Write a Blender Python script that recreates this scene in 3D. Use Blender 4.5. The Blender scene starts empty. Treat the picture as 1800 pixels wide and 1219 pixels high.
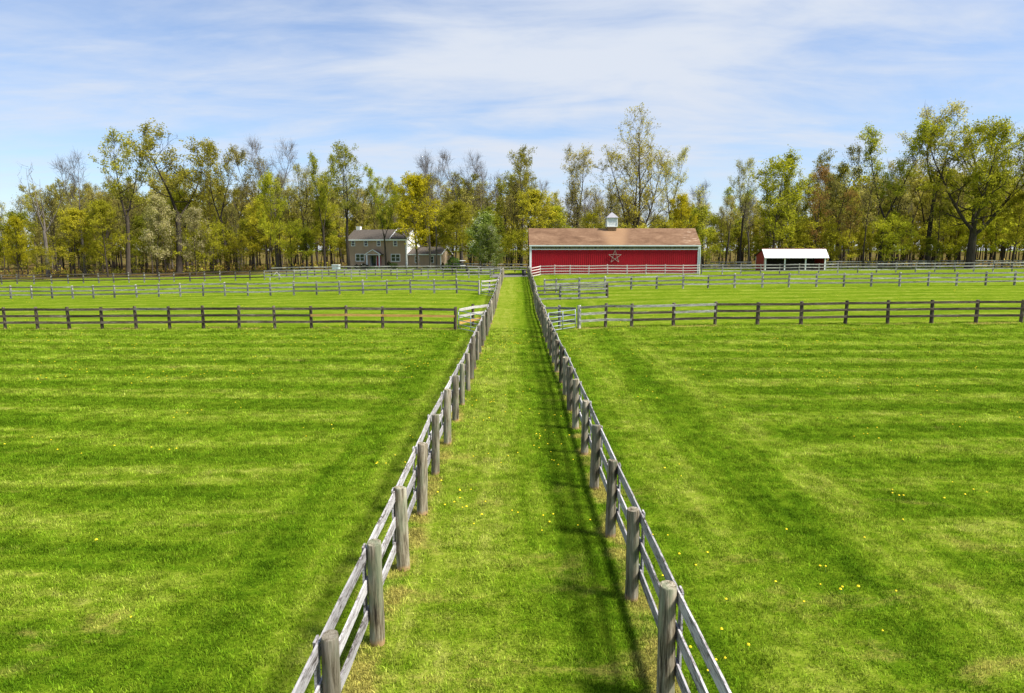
import bpy, math, random
import numpy as np
from mathutils import Matrix, Vector

scene = bpy.context.scene
COL = scene.collection
R = math.radians

# ------------------------------------------------------------------ camera
CAM_H, PITCH, FOC = 5.5, R(8.04), 1200.0           # metres, radians, pixels of a 1800 px wide frame
cam_data = bpy.data.cameras.new("camera")
cam_data.sensor_width = 36.0
cam_data.lens = 24.0
cam_data.clip_start = 0.1
cam_data.clip_end = 12000.0
cam = bpy.data.objects.new("camera", cam_data)
COL.objects.link(cam)
cam.location = (0, 0, CAM_H)
cam.rotation_euler = (R(90) - PITCH, 0, 0)
scene.camera = cam

# ------------------------------------------------------------------ light
SUN_EL, SUN_AZ = R(53), R(109)         # azimuth clockwise from +Y: the sun stands to the right, a little towards the viewer

sun_dir = Vector((math.cos(SUN_EL) * math.sin(SUN_AZ), math.cos(SUN_EL) * math.cos(SUN_AZ), math.sin(SUN_EL)))
sd = bpy.data.lights.new("sun", "SUN")
sd.energy = 4.2
sd.angle = R(10.0)               # veiled by thin cloud
sd.color = (1.0, 0.95, 0.86)
sun = bpy.data.objects.new("sun", sd)
COL.objects.link(sun)
sun.rotation_euler = sun_dir.to_track_quat('Z', 'Y').to_euler()

scene.view_settings.view_transform = 'Standard'
scene.view_settings.look = 'None'
scene.view_settings.exposure = 1.06
scene.view_settings.gamma = 1.0
scene.view_settings.use_curve_mapping = False
scene.cycles.max_bounces = 6
scene.cycles.transmission_bounces = 4
scene.cycles.diffuse_bounces = 3
scene.cycles.glossy_bounces = 2


# ------------------------------------------------------------------ node helper
class NB:
    def __init__(s, nt):
        s.nt = nt
        s.n = nt.nodes
        s.l = nt.links

    def _in(s, sock, v):
        if v is None:
            return
        if hasattr(v, "is_output"):
            s.l.new(v, sock)
        else:
            if isinstance(v, (tuple, list)) and len(v) == 3 and sock.type == 'RGBA':
                v = (*v, 1.0)
            sock.default_value = v

    def math(s, op, a, b=None, c=None, clamp=False):
        n = s.n.new("ShaderNodeMath")
        n.operation = op
        n.use_clamp = clamp
        s._in(n.inputs[0], a)
        s._in(n.inputs[1], b)
        s._in(n.inputs[2], c)
        return n.outputs[0]

    def vmul(s, v, k):
        n = s.n.new("ShaderNodeVectorMath")
        n.operation = 'MULTIPLY'
        s._in(n.inputs[0], v)
        s._in(n.inputs[1], k if isinstance(k, (tuple, list)) else (k, k, k))
        return n.outputs[0]

    def vadd(s, v, k):
        n = s.n.new("ShaderNodeVectorMath")
        n.operation = 'ADD'
        s._in(n.inputs[0], v)
        s._in(n.inputs[1], k)
        return n.outputs[0]

    def sep(s, v):
        n = s.n.new("ShaderNodeSeparateXYZ")
        s._in(n.inputs[0], v)
        return n.outputs

    def comb(s, x, y, z):
        n = s.n.new("ShaderNodeCombineXYZ")
        for i, q in enumerate((x, y, z)):
            s._in(n.inputs[i], q)
        return n.outputs[0]

    def noise(s, v, scale, detail=3.0, rough=0.55, dist=0.0):
        n = s.n.new("ShaderNodeTexNoise")
        s._in(n.inputs["Vector"], v)
        n.inputs["Scale"].default_value = scale
        n.inputs["Detail"].default_value = detail
        n.inputs["Roughness"].default_value = rough
        n.inputs["Distortion"].default_value = dist
        return n.outputs["Fac"]

    def smooth(s, v, a, b, lo=0.0, hi=1.0):
        n = s.n.new("ShaderNodeMapRange")
        n.interpolation_type = 'SMOOTHSTEP'
        s._in(n.inputs[0], v)
        n.inputs[1].default_value = a
        n.inputs[2].default_value = b
        n.inputs[3].default_value = lo
        n.inputs[4].default_value = hi
        return n.outputs[0]

    def ramp(s, f, stops):
        n = s.n.new("ShaderNodeValToRGB")
        cr = n.color_ramp
        while len(cr.elements) < len(stops):
            cr.elements.new(0.5)
        for e, (p, c) in zip(cr.elements, stops):
            e.position = p
            e.color = (*c, 1.0) if len(c) == 3 else c
        s._in(n.inputs[0], f)
        return n.outputs[0]

    def mix(s, f, a, b, mode='MIX'):
        n = s.n.new("ShaderNodeMix")
        n.data_type = 'RGBA'
        n.blend_type = mode
        n.clamp_factor = True
        s._in(n.inputs[0], f)
        s._in(n.inputs[6], a)
        s._in(n.inputs[7], b)
        return n.outputs[2]

    def hsv(s, col, h=None, sat=None, val=None):
        n = s.n.new("ShaderNodeHueSaturation")
        s._in(n.inputs["Color"], col)
        if h is not None: s._in(n.inputs["Hue"], h)
        if sat is not None: s._in(n.inputs["Saturation"], sat)
        if val is not None: s._in(n.inputs["Value"], val)
        return n.outputs[0]

    def bump(s, h, strength=0.3, dist=0.02):
        n = s.n.new("ShaderNodeBump")
        n.inputs["Strength"].default_value = strength
        n.inputs["Distance"].default_value = dist
        s._in(n.inputs["Height"], h)
        return n.outputs[0]

    def pos(s):
        return s.n.new("ShaderNodeNewGeometry").outputs["Position"]

    def obj(s):
        return s.n.new("ShaderNodeTexCoord").outputs["Object"]

    def rnd(s):
        return s.n.new("ShaderNodeObjectInfo").outputs["Random"]

    def attr(s, name):
        n = s.n.new("ShaderNodeAttribute")
        n.attribute_name = name
        return n.outputs["Fac"]

    def bsdf(s, col, rough=0.8, normal=None, metal=0.0, spec=0.3):
        n = s.n.new("ShaderNodeBsdfPrincipled")
        s._in(n.inputs["Base Color"], col)
        s._in(n.inputs["Roughness"], rough)
        n.inputs["Metallic"].default_value = metal
        n.inputs["Specular IOR Level"].default_value = spec
        if normal is not None: s._in(n.inputs["Normal"], normal)
        return n.outputs[0]

    def out(s, sh):
        o = s.n.new("ShaderNodeOutputMaterial")
        s.l.new(sh, o.inputs[0])


def new_mat(name):
    m = bpy.data.materials.new(name)
    m.use_nodes = True
    m.node_tree.nodes.clear()
    return m, NB(m.node_tree)


# ------------------------------------------------------------------ world: clear sky seen through thin high cloud
world = bpy.data.worlds.new("World")
scene.world = world
world.use_nodes = True
world.node_tree.nodes.clear()
w = NB(world.node_tree)
sky = w.n.new("ShaderNodeTexSky")
sky.sky_type = 'NISHITA'
sky.sun_disc = False
sky.sun_elevation = SUN_EL
sky.sun_rotation = SUN_AZ
sky.altitude = 100
sky.air_density = 1.0
sky.dust_density = 0.6
sky.ozone_density = 2.5
dirv = w.n.new("ShaderNodeTexCoord").outputs["Generated"]
dx, dy, dz = w.sep(dirv)
zc = w.math('ADD', w.math('MAXIMUM', dz, 0.0), 0.16)
uv = w.comb(w.math('DIVIDE', dx, zc), w.math('DIVIDE', dy, zc), 0.0)
c1 = w.noise(w.vadd(w.vmul(uv, (0.75, 1.25, 1)), (3.1, 1.7, 0)), 1.0, 7, 0.58, 0.7)
c2 = w.noise(w.vadd(w.vmul(uv, (1.3, 3.2, 1)), (7.0, 2.0, 0)), 1.0, 6, 0.6, 0.5)
cl = w.math('ADD', w.math('MULTIPLY', c1, 0.55), w.math('MULTIPLY', c2, 0.45))
# one broad bank of brighter cloud ahead, a bit right of the lane
bx = w.math('DIVIDE', w.math('SUBTRACT', dx, 0.10), 0.26)
bz = w.math('DIVIDE', w.math('SUBTRACT', dz, 0.26), 0.20)
bd = w.math('ADD', w.math('MULTIPLY', bx, bx), w.math('MULTIPLY', bz, bz))
bank = w.math('MULTIPLY', w.smooth(bd, 1.6, 0.0), w.smooth(dy, 0.0, 0.4))
cl = w.math('ADD', cl, w.math('MULTIPLY', bank, 0.10))
cmask = w.smooth(cl, 0.37, 0.70, 0.14, 0.98)
low = w.smooth(dz, 0.0, 0.22, 0.55, 0.0)
cmask = w.math('MAXIMUM', cmask, w.math('MULTIPLY', low, w.smooth(cl, 0.34, 0.60, 0.25, 1.35)))
skyc = w.mix(1.0, sky.outputs[0], (0.65, 0.71, 0.81), 'MULTIPLY')
skyc = w.mix(cmask, skyc, (3.30, 3.56, 4.02))
bg = w.n.new("ShaderNodeBackground")
w.l.new(skyc, bg.inputs[0])
bg.inputs[1].default_value = 0.108
wo = w.n.new("ShaderNodeOutputWorld")
w.l.new(bg.outputs[0], wo.inputs[0])

# ------------------------------------------------------------------ measured places -> metres
CP, SP = math.cos(PITCH), math.sin(PITCH)


def ray(px, py, D):
    """X and Z of the photograph's pixel on the vertical plane Y = D."""
    u, v = (px - 900) / FOC, (609.5 - py) / FOC
    t = D / (CP + v * SP)
    return u * t, CAM_H + t * (v * CP - SP)


def z_at(py, D):
    return ray(900, py, D)[1]


# ------------------------------------------------------------------ terrain
ctl = []
for Y in (-40, -10, 0, 10, 20, 30, 38):
    for X in (-60, -30, -12, 0, 12, 30, 60):
        ctl.append((X, Y, 0.0))
rows = [
    (47.3, [(-300, 585), (0, 579), (250, 578), (480, 577), (750, 577), (860, 581), (950, 581), (1018, 577), (1110, 574), (1330, 571), (1560, 570), (1795, 567), (2000, 566)]),
    (62, [(880, 548), (935, 547)]),
    (75, [(842, 514.5), (800, 515), (680, 517.5), (880, 521), (932, 520), (960, 516), (1109, 510), (1390, 506.5), (1732, 503.5), (2000, 502)]),
    (79, [(480, 519.5), (330, 522)]),
    (82.5, [(165, 524), (20, 526), (-200, 528)]),
    (90, [(885, 499), (930, 498)]),
    (105, [(-150, 502), (30, 500), (120, 498.5), (200, 497.5), (306, 496), (440, 493), (560, 491), (700, 490.5), (842, 489), (885, 487), (930, 486.5), (950, 484), (1068, 484), (1200, 483), (1270, 483.5), (1370, 482), (1472, 481), (1643, 479), (1795, 478), (2000, 477)]),
    (118, [(880, 480), (930, 480)]),
    (129, [(-100, 491), (50, 487.5), (250, 485), (400, 480.5), (520, 476), (610, 471.5), (715, 470.5), (800, 471), (900, 474), (1340, 475), (1460, 474), (1640, 472.5), (1900, 472)]),
    (150, [(-100, 486), (50, 483), (300, 477), (520, 470), (900, 468), (1300, 468), (1900, 467)]),
]
for D, pts in rows:
    for px, py in pts:
        X, Z = ray(px, py, D)
        ctl.append((X, D, Z))
for Y in (210, 280, 350):
    for X in (-260, -170, -80, 0, 80, 170, 260):
        ctl.append((X, Y, 2.2 if X > -60 else 1.0))
for Y in (0, 50, 100, 150):
    for X in (-220, 220):
        ctl.append((X, Y, (0.2 if X < 0 else 1.0) * (0 if Y < 20 else 1)))
ctl = np.array(ctl, float)
A = np.hypot(ctl[:, None, 0] - ctl[None, :, 0], ctl[:, None, 1] - ctl[None, :, 1])
wts = np.linalg.solve(-A + np.eye(len(ctl)) * 0.4 * -1, ctl[:, 2] - 1.0)
GX0, GY0, GS, GNX, GNY = -300, -60, 2.0, 301, 231
gx = GX0 + GS * np.arange(GNX)
gy = GY0 + GS * np.arange(GNY)
MX, MY = np.meshgrid(gx, gy)
ZG = np.full(MX.shape, 1.0)
for (cx, cy, _), wt in zip(ctl, wts):
    ZG -= wt * np.hypot(MX - cx, MY - cy)
for _ in range(3):
    P = np.pad(ZG, 1, mode='edge')
    ZG = (P[1:-1, 1:-1] * 2 + P[:-2, 1:-1] + P[2:, 1:-1] + P[1:-1, :-2] + P[1:-1, 2:]) / 6
edge = np.clip(np.minimum.reduce([(MX + 300) / 90, (300 - MX) / 90, (MY + 60) / 40, (400 - MY) / 90]), 0, 1)
ZG = ZG * edge + 1.2 * (1 - edge)


def gz(x, y):
    x = np.asarray(x, float)
    y = np.asarray(y, float)
    fx = np.clip((x - GX0) / GS, 0, GNX - 1.001)
    fy = np.clip((y - GY0) / GS, 0, GNY - 1.001)
    i, j = fx.astype(int), fy.astype(int)
    a, b = fx - i, fy - j
    return (ZG[j, i] * (1 - a) * (1 - b) + ZG[j, i + 1] * a * (1 - b) + ZG[j + 1, i] * (1 - a) * b + ZG[j + 1, i + 1] * a * b)


def x_at(px, D):
    u = (px - 900) / FOC
    x = u * D
    for _ in range(4):
        x = u * (D * CP + (CAM_H - float(gz(x, D))) * SP)
    return x


# ------------------------------------------------------------------ object helpers
def tag(o, label=None, cat=None, group=None, kind=None):
    if label: o["label"] = label
    if cat: o["category"] = cat
    if group: o["group"] = group
    if kind: o["kind"] = kind
    return o


def empty(name, loc, rz=0.0):
    o = bpy.data.objects.new(name, None)
    o.empty_display_size = 0.3
    o.location = loc
    o.rotation_euler = (0, 0, rz)
    COL.objects.link(o)
    return o


def link(name, me, parent=None, mat4=None):
    o = bpy.data.objects.new(name, me)
    COL.objects.link(o)
    if parent is not None: o.parent = parent
    if mat4 is not None: o.matrix_basis = mat4
    return o


class MB:
    """collects vertices and faces of one mesh"""
    def __init__(s):
        s.v, s.f, s.m = [], [], []

    def add(s, vs, fs, mi=0):
        b = len(s.v)
        s.v += [tuple(p) for p in vs]
        s.f += [tuple(b + i for i in f) for f in fs]
        s.m += [mi] * len(fs)

    def box(s, a, b, mi=0):
        (x0, y0, z0), (x1, y1, z1) = a, b
        s.add([(x0, y0, z0), (x1, y0, z0), (x1, y1, z0), (x0, y1, z0), (x0, y0, z1), (x1, y0, z1), (x1, y1, z1), (x0, y1, z1)],
              [(0, 3, 2, 1), (4, 5, 6, 7), (0, 1, 5, 4), (1, 2, 6, 5), (2, 3, 7, 6), (3, 0, 4, 7)], mi)
        return s

    def prism(s, poly, axis, a, b, mi=0):
        """polygon (2-D) extruded along axis 'x' or 'y' from a to b"""
        n = len(poly)
        mk = (lambda p, t: (t, p[0], p[1])) if axis == 'x' else (lambda p, t: (p[0], t, p[1]))
        vs = [mk(p, a) for p in poly] + [mk(p, b) for p in poly]
        fs = [tuple(range(n))[::-1], tuple(range(n, 2 * n))] + [(i, (i + 1) % n, n + (i + 1) % n, n + i) for i in range(n)]
        s.add(vs, fs, mi)
        return s

    def tube(s, pts, rads, k=6, mi=0, cap=True):
        pts = [Vector(p) for p in pts]
        vs = []
        for i, p in enumerate(pts):
            t = (pts[min(i + 1, len(pts) - 1)] - pts[max(i - 1, 0)]).normalized()
            u = t.cross(Vector((0, 0, 1)) if abs(t.z) < 0.9 else Vector((1, 0, 0))).normalized()
            q = t.cross(u)
            for j in range(k):
                a = 2 * math.pi * j / k
                vs.append(p + (u * math.cos(a) + q * math.sin(a)) * rads[i])
        fs = [(i * k + j, i * k + (j + 1) % k, (i + 1) * k + (j + 1) % k, (i + 1) * k + j) for i in range(len(pts) - 1) for j in range(k)]
        if cap: fs += [tuple(range(k))[::-1], tuple(range((len(pts) - 1) * k, len(pts) * k))]
        s.add(vs, fs, mi)
        return s

    def mesh(s, name, mats, smooth=False, bevel=0):
        me = bpy.data.meshes.new(name)
        me.from_pydata(s.v, [], s.f)
        for m in (mats if isinstance(mats, (list, tuple)) else [mats]): me.materials.append(m)
        me.polygons.foreach_set("material_index", s.m)
        if smooth: me.polygons.foreach_set("use_smooth", [True] * len(s.f))
        me.update()
        import bmesh
        bm = bmesh.new()
        bm.from_mesh(me)
        bmesh.ops.recalc_face_normals(bm, faces=bm.faces)
        bm.to_mesh(me)
        bm.free()
        return me

    def build(s, name, mats, parent=None, smooth=False):
        return link(name, s.mesh(name, mats, smooth), parent)


# ------------------------------------------------------------------ materials
def grass_color(b):
    p = b.pos()
    x, y, _ = b.sep(p)
    x = b.math('SUBTRACT', x, b.math('MULTIPLY', b.math('SUBTRACT', y, 8.0), 0.0062))
    ax = b.math('ABSOLUTE', x)
    n_big = b.noise(p, 0.06, 2)
    n_mid = b.noise(b.vmul(p, (0.30, 0.55, 1)), 1.0, 4, 0.6, 0.3)
    n_m2 = b.noise(b.vmul(b.vadd(p, (31, 17, 0)), (0.9, 1.5, 1)), 1.0, 4, 0.62, 0.4)
    n_fine = b.noise(b.vmul(p, (2.6, 4.2, 1)), 1.0, 4, 0.65)
    n_hair = b.noise(b.vmul(p, (9, 20, 4)), 1.0, 3, 0.7)
    ph = b.math('ADD', b.math('DIVIDE', y, 3.05), b.math('ADD', b.math('MULTIPLY', b.math('SUBTRACT', n_big, 0.5), 1.3), b.math('MULTIPLY', x, 0.010)))
    sf = b.math('SINE', b.math('MULTIPLY', ph, 6.2832))
    sf2 = b.math('SINE', b.math('MULTIPLY', b.math('ADD', b.math('DIVIDE', y, 1.18), b.math('MULTIPLY', n_big, 2.0)), 6.2832))
    sf = b.math('ADD', sf, b.math('MULTIPLY', sf2, 0.35))
    sf = b.math('MAXIMUM', b.math('MINIMUM', b.math('MULTIPLY', sf, 1.7), 1.0), -1.0)
    sf = b.math('MULTIPLY', sf, b.smooth(n_m2, 0.3, 0.62, 0.25, 1.15))
    axs = b.math('ADD', ax, b.smooth(x, 0.5, -0.5, 0.0, 1.3))
    sb = b.math('SINE', b.math('MULTIPLY', b.math('SUBTRACT', b.math('ADD', axs, b.math('MULTIPLY', n_m2, 0.7)), 3.55), 6.2832 / 3.3))
    mb = b.smooth(b.math('ADD', b.math('SUBTRACT', ax, b.smooth(x, 0.5, 1.5, 0.0, 2.6)), b.math('MULTIPLY', n_m2, 1.6)), 6.5, 5.6)
    sl = b.math('MAXIMUM', b.math('MINIMUM', b.math('MULTIPLY', b.math('SUBTRACT', b.math('MULTIPLY', x, -1.0), -0.25), 1.5), 1.0), -1.0)
    farl = b.smooth(y, 47.2, 48.6)
    sl = b.math('MULTIPLY', sl, b.math('ADD', b.math('MULTIPLY', farl, 0.65), 1.08))
    sl = b.math('ADD', sl, b.math('MULTIPLY', b.math('SUBTRACT', 1.0, farl), 0.25))
    ml = b.smooth(ax, 1.95, 1.75)
    s_ = b.math('ADD', b.math('MULTIPLY', sf, b.math('SUBTRACT', 1.0, mb)), b.math('MULTIPLY', sb, b.math('MULTIPLY', mb, 1.0)))
    s_ = b.math('ADD', b.math('MULTIPLY', s_, b.math('SUBTRACT', 1.0, ml)), b.math('MULTIPLY', sl, ml))
    f = b.math('ADD', 0.535, b.math('MULTIPLY', s_, b.smooth(y, 22, 55, 0.150, 0.085)))
    # thin wind-rows of clippings left by the mower, along x in the fields and along y beside the fences
    wf = b.noise(b.vmul(b.vadd(p, (0, b.math('MULTIPLY', n_big, 6.0), 0)) if False else p, (0.22, 2.6, 1)), 1.0, 4, 0.65, 0.5)
    wb = b.noise(b.vmul(p, (2.6, 0.22, 1)), 1.0, 4, 0.65, 0.5)
    mbl = b.math('MAXIMUM', mb, ml)
    wr = b.math('ADD', b.math('MULTIPLY', wf, b.math('SUBTRACT', 1.0, mbl)), b.math('MULTIPLY', wb, mbl))
    for nn, k in ((n_mid, 0.45), (n_m2, 0.50), (n_fine, 0.68), (n_hair, 0.75), (wr, 0.62)):
        f = b.math('ADD', f, b.math('MULTIPLY', b.math('SUBTRACT', nn, 0.5), k))
    f = b.math('ADD', f, b.smooth(y, 20, 60, 0.0, 0.05))
    col = b.ramp(f, [(0.02, (0.026, 0.064, 0.004)), (0.33, (0.078, 0.142, 0.007)), (0.56, (0.138, 0.205, 0.014)), (0.78, (0.215, 0.262, 0.036)), (1.0, (0.32, 0.33, 0.09))])
    # dry straw: patches, and the unmown strip along the fence lines
    dry = b.noise(b.vmul(b.vadd(p, (5, 90, 0)), (0.42, 0.85, 1)), 1.0, 5, 0.66, 0.5)
    nearf = b.smooth(b.math('ABSOLUTE', b.math('SUBTRACT', ax, 1.98)), 0.42, 0.08)
    cross = b.smooth(b.math('ABSOLUTE', b.math('SUBTRACT', y, 47.2)), 0.9, 0.25)
    nearf = b.math('MAXIMUM', nearf, b.math('MULTIPLY', cross, b.smooth(ax, 1.9, 2.6)))
    close = b.smooth(y, 20.0, 6.0, 0.0, 0.075)
    dm = b.math('ADD', b.math('ADD', dry, close), b.math('MULTIPLY', nearf, 0.17))
    dm = b.smooth(b.math('ADD', dm, b.math('MULTIPLY', b.math('SUBTRACT', n_hair, 0.5), 0.18)), 0.60, 0.80)
    return b.mix(1.0, b.mix(b.math('MULTIPLY', dm, 0.75), col, (0.34, 0.27, 0.095)), (0.92, 0.95, 0.80), 'MULTIPLY'), p, x, y, n_fine, n_hair, n_m2


def make_ground_mat():
    m, b = new_mat("pasture_grass")
    col, p, x, y, nf, nh, n2 = grass_color(b)
    # brown leaf litter under the woods
    ln = b.noise(p, 0.12, 4, 0.6)
    leftw = b.smooth(x, -44, -30, 14.0, 0.0)
    lit = b.math('ADD', b.math('ADD', y, leftw), b.math('MULTIPLY', b.math('SUBTRACT', ln, 0.5), 16))
    mr = b.smooth(x, -10, 8, 0.0, -6.0)
    lit = b.math('ADD', lit, mr)
    lm = b.math('MULTIPLY', b.smooth(lit, 131, 135), b.smooth(y, 2500, 1800))
    lcol = b.ramp(b.noise(p, 1.4, 5, 0.7), [(0.25, (0.045, 0.032, 0.014)), (0.5, (0.115, 0.078, 0.036)), (0.75, (0.26, 0.165, 0.08))])
    grn = b.smooth(b.noise(b.vadd(p, (9, 4, 0)), 0.22, 4), 0.52, 0.60)
    lcol = b.mix(b.math('MULTIPLY', grn, 0.7), lcol, (0.10, 0.15, 0.02))
    col = b.mix(lm, col, lcol)
    h = b.math('ADD', b.math('MULTIPLY', nh, 0.5), nf)
    n = b.bump(h, 0.8, 0.10)
    col = b.mix(1.0, col, (0.86, 0.86, 0.74), 'MULTIPLY')
    b.out(b.bsdf(col, 0.95, n, spec=0.0))
    return m


def make_blade_mat():
    m, b = new_mat("grass_blade")
    col, *_ = grass_color(b)
    v = b.math('MULTIPLY', b.smooth(b.attr("rnd"), 0.0, 1.0, 0.95, 2.15), b.smooth(b.rnd(), 0.0, 1.0, 0.52, 1.55))
    col = b.hsv(col, None, None, v)
    d = b.n.new("ShaderNodeBsdfDiffuse")
    t = b.n.new("ShaderNodeBsdfTranslucent")
    b.l.new(col, d.inputs[0])
    b.l.new(col, t.inputs[0])
    mx = b.n.new("ShaderNodeMixShader")
    mx.inputs[0].default_value = 0.42
    b.l.new(d.outputs[0], mx.inputs[1])
    b.l.new(t.outputs[0], mx.inputs[2])
    b.out(mx.outputs[0])
    return m


def wood(name, stops, grain=(1.6, 26, 26), rough=0.85, tint=0.25, moss=None, bmp=0.4, foot=None):
    """grain runs along local X (rails) or Z (posts) by the grain scale"""
    m, b = new_mat(name)
    r = b.rnd()
    off = b.comb(b.math('MULTIPLY', r, 37.0), b.math('MULTIPLY', r, 91.0), b.math('MULTIPLY', r, 53.0))
    o = b.vadd(b.obj(), off)
    n1 = b.noise(b.vmul(o, grain), 1.0, 6, 0.68, 0.35)
    n2 = b.noise(b.vmul(o, tuple(g * 0.22 for g in grain)), 1.0, 4, 0.6, 0.6)
    n3 = b.noise(b.vmul(o, tuple(g * 2.6 for g in grain)), 1.0, 3, 0.6)
    f = b.math('ADD', b.math('MULTIPLY', n1, 0.6), b.math('ADD', b.math('MULTIPLY', n2, 0.42), b.math('SUBTRACT', b.math('MULTIPLY', n3, 0.3), 0.16)))
    f = b.math("ADD", b.math("MULTIPLY", b.math("SUBTRACT", f, 0.5), 2.6), 0.52)
    col = b.ramp(f, stops)
    if moss:
        mk = b.smooth(b.noise(b.vmul(o, (5, 5, 1.6)), 1.0, 4, 0.6), 0.45, 0.68)
        col = b.mix(b.math('MULTIPLY', mk, 0.65), col, moss)
    if foot:
        fz = b.math('ADD', b.sep(b.obj())[2], b.math('MULTIPLY', b.math('SUBTRACT', n2, 0.5), 0.10))
        col = b.mix(b.smooth(fz, 0.075, 0.02, 0.0, 0.85), col, foot)
    col = b.hsv(col, None, None, b.smooth(r, 0, 1, 1 - tint, 1 + tint))
    b.out(b.bsdf(col, rough, b.bump(f, bmp, 0.015), spec=0.2))
    return m


def plain(name, col, rough=0.6, metal=0.0, var=0.1, nscale=3.0, bmp=0.0, spec=0.35, stretch=(1, 1, 1)):
    m, b = new_mat(name)
    n = b.noise(b.vmul(b.obj(), stretch), nscale, 5, 0.65)
    c = b.hsv(col, None, None, b.smooth(n, 0.25, 0.75, 1 - var, 1 + var))
    b.out(b.bsdf(c, rough, b.bump(n, bmp, 0.02) if bmp else None, metal, spec))
    return m


M = {}
M["ground"] = make_ground_mat()
M["blade"] = make_blade_mat()
RX, PZ = (0.9, 10, 24), (24, 24, 1.3)
M["lane_rail"] = wood("weathered_grey_board", [(0.20, (0.055, 0.046, 0.040)), (0.34, (0.19, 0.17, 0.165)), (0.50, (0.345, 0.325, 0.33)), (0.8, (0.46, 0.44, 0.445))], (11, 14, 34), tint=0.22)
M["lane_post"] = wood("weathered_round_post", [(0.22, (0.026, 0.020, 0.013)), (0.40, (0.125, 0.103, 0.068)), (0.58, (0.225, 0.195, 0.14)), (0.85, (0.35, 0.31, 0.24))], (20, 20, 2.2), tint=0.38, moss=(0.13, 0.155, 0.095), foot=(0.30, 0.19, 0.09))
M["dark_rail"] = wood("dark_brown_board", [(0.2, (0.022, 0.016, 0.011)), (0.5, (0.070, 0.052, 0.038)), (0.7, (0.13, 0.105, 0.08)), (0.9, (0.24, 0.21, 0.17))], (7, 12, 30), tint=0.45)
M["dark_post"] = wood("dark_brown_post", [(0.2, (0.022, 0.017, 0.012)), (0.5, (0.075, 0.056, 0.042)), (0.85, (0.16, 0.13, 0.10))], PZ, tint=0.35)
M["grey_rail"] = wood("grey_board", [(0.2, (0.06, 0.055, 0.045)), (0.42, (0.19, 0.18, 0.155)), (0.62, (0.34, 0.33, 0.30)), (0.9, (0.50, 0.49, 0.46))], (7, 12, 30), tint=0.4)
M["grey_post"] = wood("grey_post", [(0.2, (0.08, 0.07, 0.055)), (0.5, (0.25, 0.235, 0.20)), (0.85, (0.44, 0.43, 0.39))], PZ, tint=0.4)
M["new_rail"] = wood("fresh_orange_board", [(0.2, (0.34, 0.17, 0.045)), (0.5, (0.50, 0.285, 0.085)), (0.9, (0.60, 0.38, 0.14))], (7, 12, 30), tint=0.1)
M["pale_rail"] = wood("pale_board", [(0.2, (0.20, 0.18, 0.16)), (0.5, (0.40, 0.375, 0.35)), (0.9, (0.54, 0.52, 0.49))], (7, 12, 30), tint=0.1)
M["barn_rail"] = wood("pinkish_grey_board", [(0.2, (0.26, 0.22, 0.20)), (0.5, (0.50, 0.44, 0.41)), (0.9, (0.66, 0.60, 0.57))], (7, 12, 30), tint=0.15)
M["galv"] = plain("galvanised_tube", (0.30, 0.34, 0.38), 0.5, 0.3, 0.12, 6)
M["white"] = plain("white_paint", (0.74, 0.76, 0.76), 0.5, 0, 0.06, 2)
M["gutter"] = plain("pale_gutter_paint", (0.62, 0.70, 0.68), 0.4, 0, 0.06, 2)
M["red_plain"] = plain("red_plain_metal", (0.40, 0.012, 0.022), 0.65, 0, 0.10, 0.8, spec=0.12, stretch=(1, 1, 0.4))
def red_mat():
    m, b = new_mat("red_ribbed_metal")
    o = b.obj()
    z = b.sep(o)[2]
    n = b.noise(b.vmul(b.pos(), (0.5, 0.5, 0.35)), 1.0, 5, 0.65)
    st = b.noise(b.vmul(b.pos(), (9, 9, 0.35)), 1.0, 4, 0.6)
    c = b.mix(b.smooth(n, 0.35, 0.7), (0.34, 0.009, 0.018), (0.305, 0.012, 0.019))
    c = b.mix(b.smooth(st, 0.52, 0.72, 0, 0.3), c, (0.25, 0.018, 0.022))
    c = b.hsv(c, None, None, b.smooth(b.rnd(), 0, 1, 0.95, 1.05))
    c = b.mix(b.math('MULTIPLY', b.smooth(b.math('ADD', z, b.math('MULTIPLY', b.math('SUBTRACT', st, 0.5), 0.9)), 0.75, 0.05), 0.55), c, (0.13, 0.085, 0.055))
    b.out(b.bsdf(c, 0.6, spec=0.14))
    return m


M["red"] = red_mat()
M["red_dull"] = plain("red_board", (0.30, 0.035, 0.035), 0.7, 0, 0.2, 2.5, stretch=(4, 4, 0.5))
M["olive"] = wood("olive_batten_wood", [(0.25, (0.055, 0.050, 0.026)), (0.55, (0.15, 0.135, 0.075)), (0.9, (0.26, 0.22, 0.13))], (10, 10, 1.2), tint=0.0)
M["star"] = plain("weathered_star_wood", (0.30, 0.25, 0.21), 0.8, 0, 0.2, 6)
M["dull_white"] = plain("dull_white_pole", (0.42, 0.41, 0.39), 0.7, 0, 0.2, 3)
M["black"] = plain("black_plastic", (0.012, 0.012, 0.013), 0.5, 0, 0.2, 4)
M["glass"] = plain("dark_window_glass", (0.018, 0.024, 0.028), 0.06, 0, 0.2, 1.5, spec=0.6)
M["siding"] = plain("brown_clapboard", (0.37, 0.255, 0.168), 0.75, 0, 0.10, 1.5)
M["tan_siding"] = plain("tan_clapboard", (0.36, 0.27, 0.19), 0.75, 0, 0.12, 2.0)
M["slate"] = plain("grey_roof_shingle", (0.078, 0.064, 0.052), 0.9, 0, 0.35, 3.5, 0.3)
M["red_door"] = plain("red_door_paint", (0.30, 0.012, 0.018), 0.4, 0, 0.1, 2)
M["metal_white"] = plain("white_sheet_roof", (0.70, 0.71, 0.72), 0.4, 0, 0.12, 0.9, spec=0.4, stretch=(2, 0.5, 1))
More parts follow.
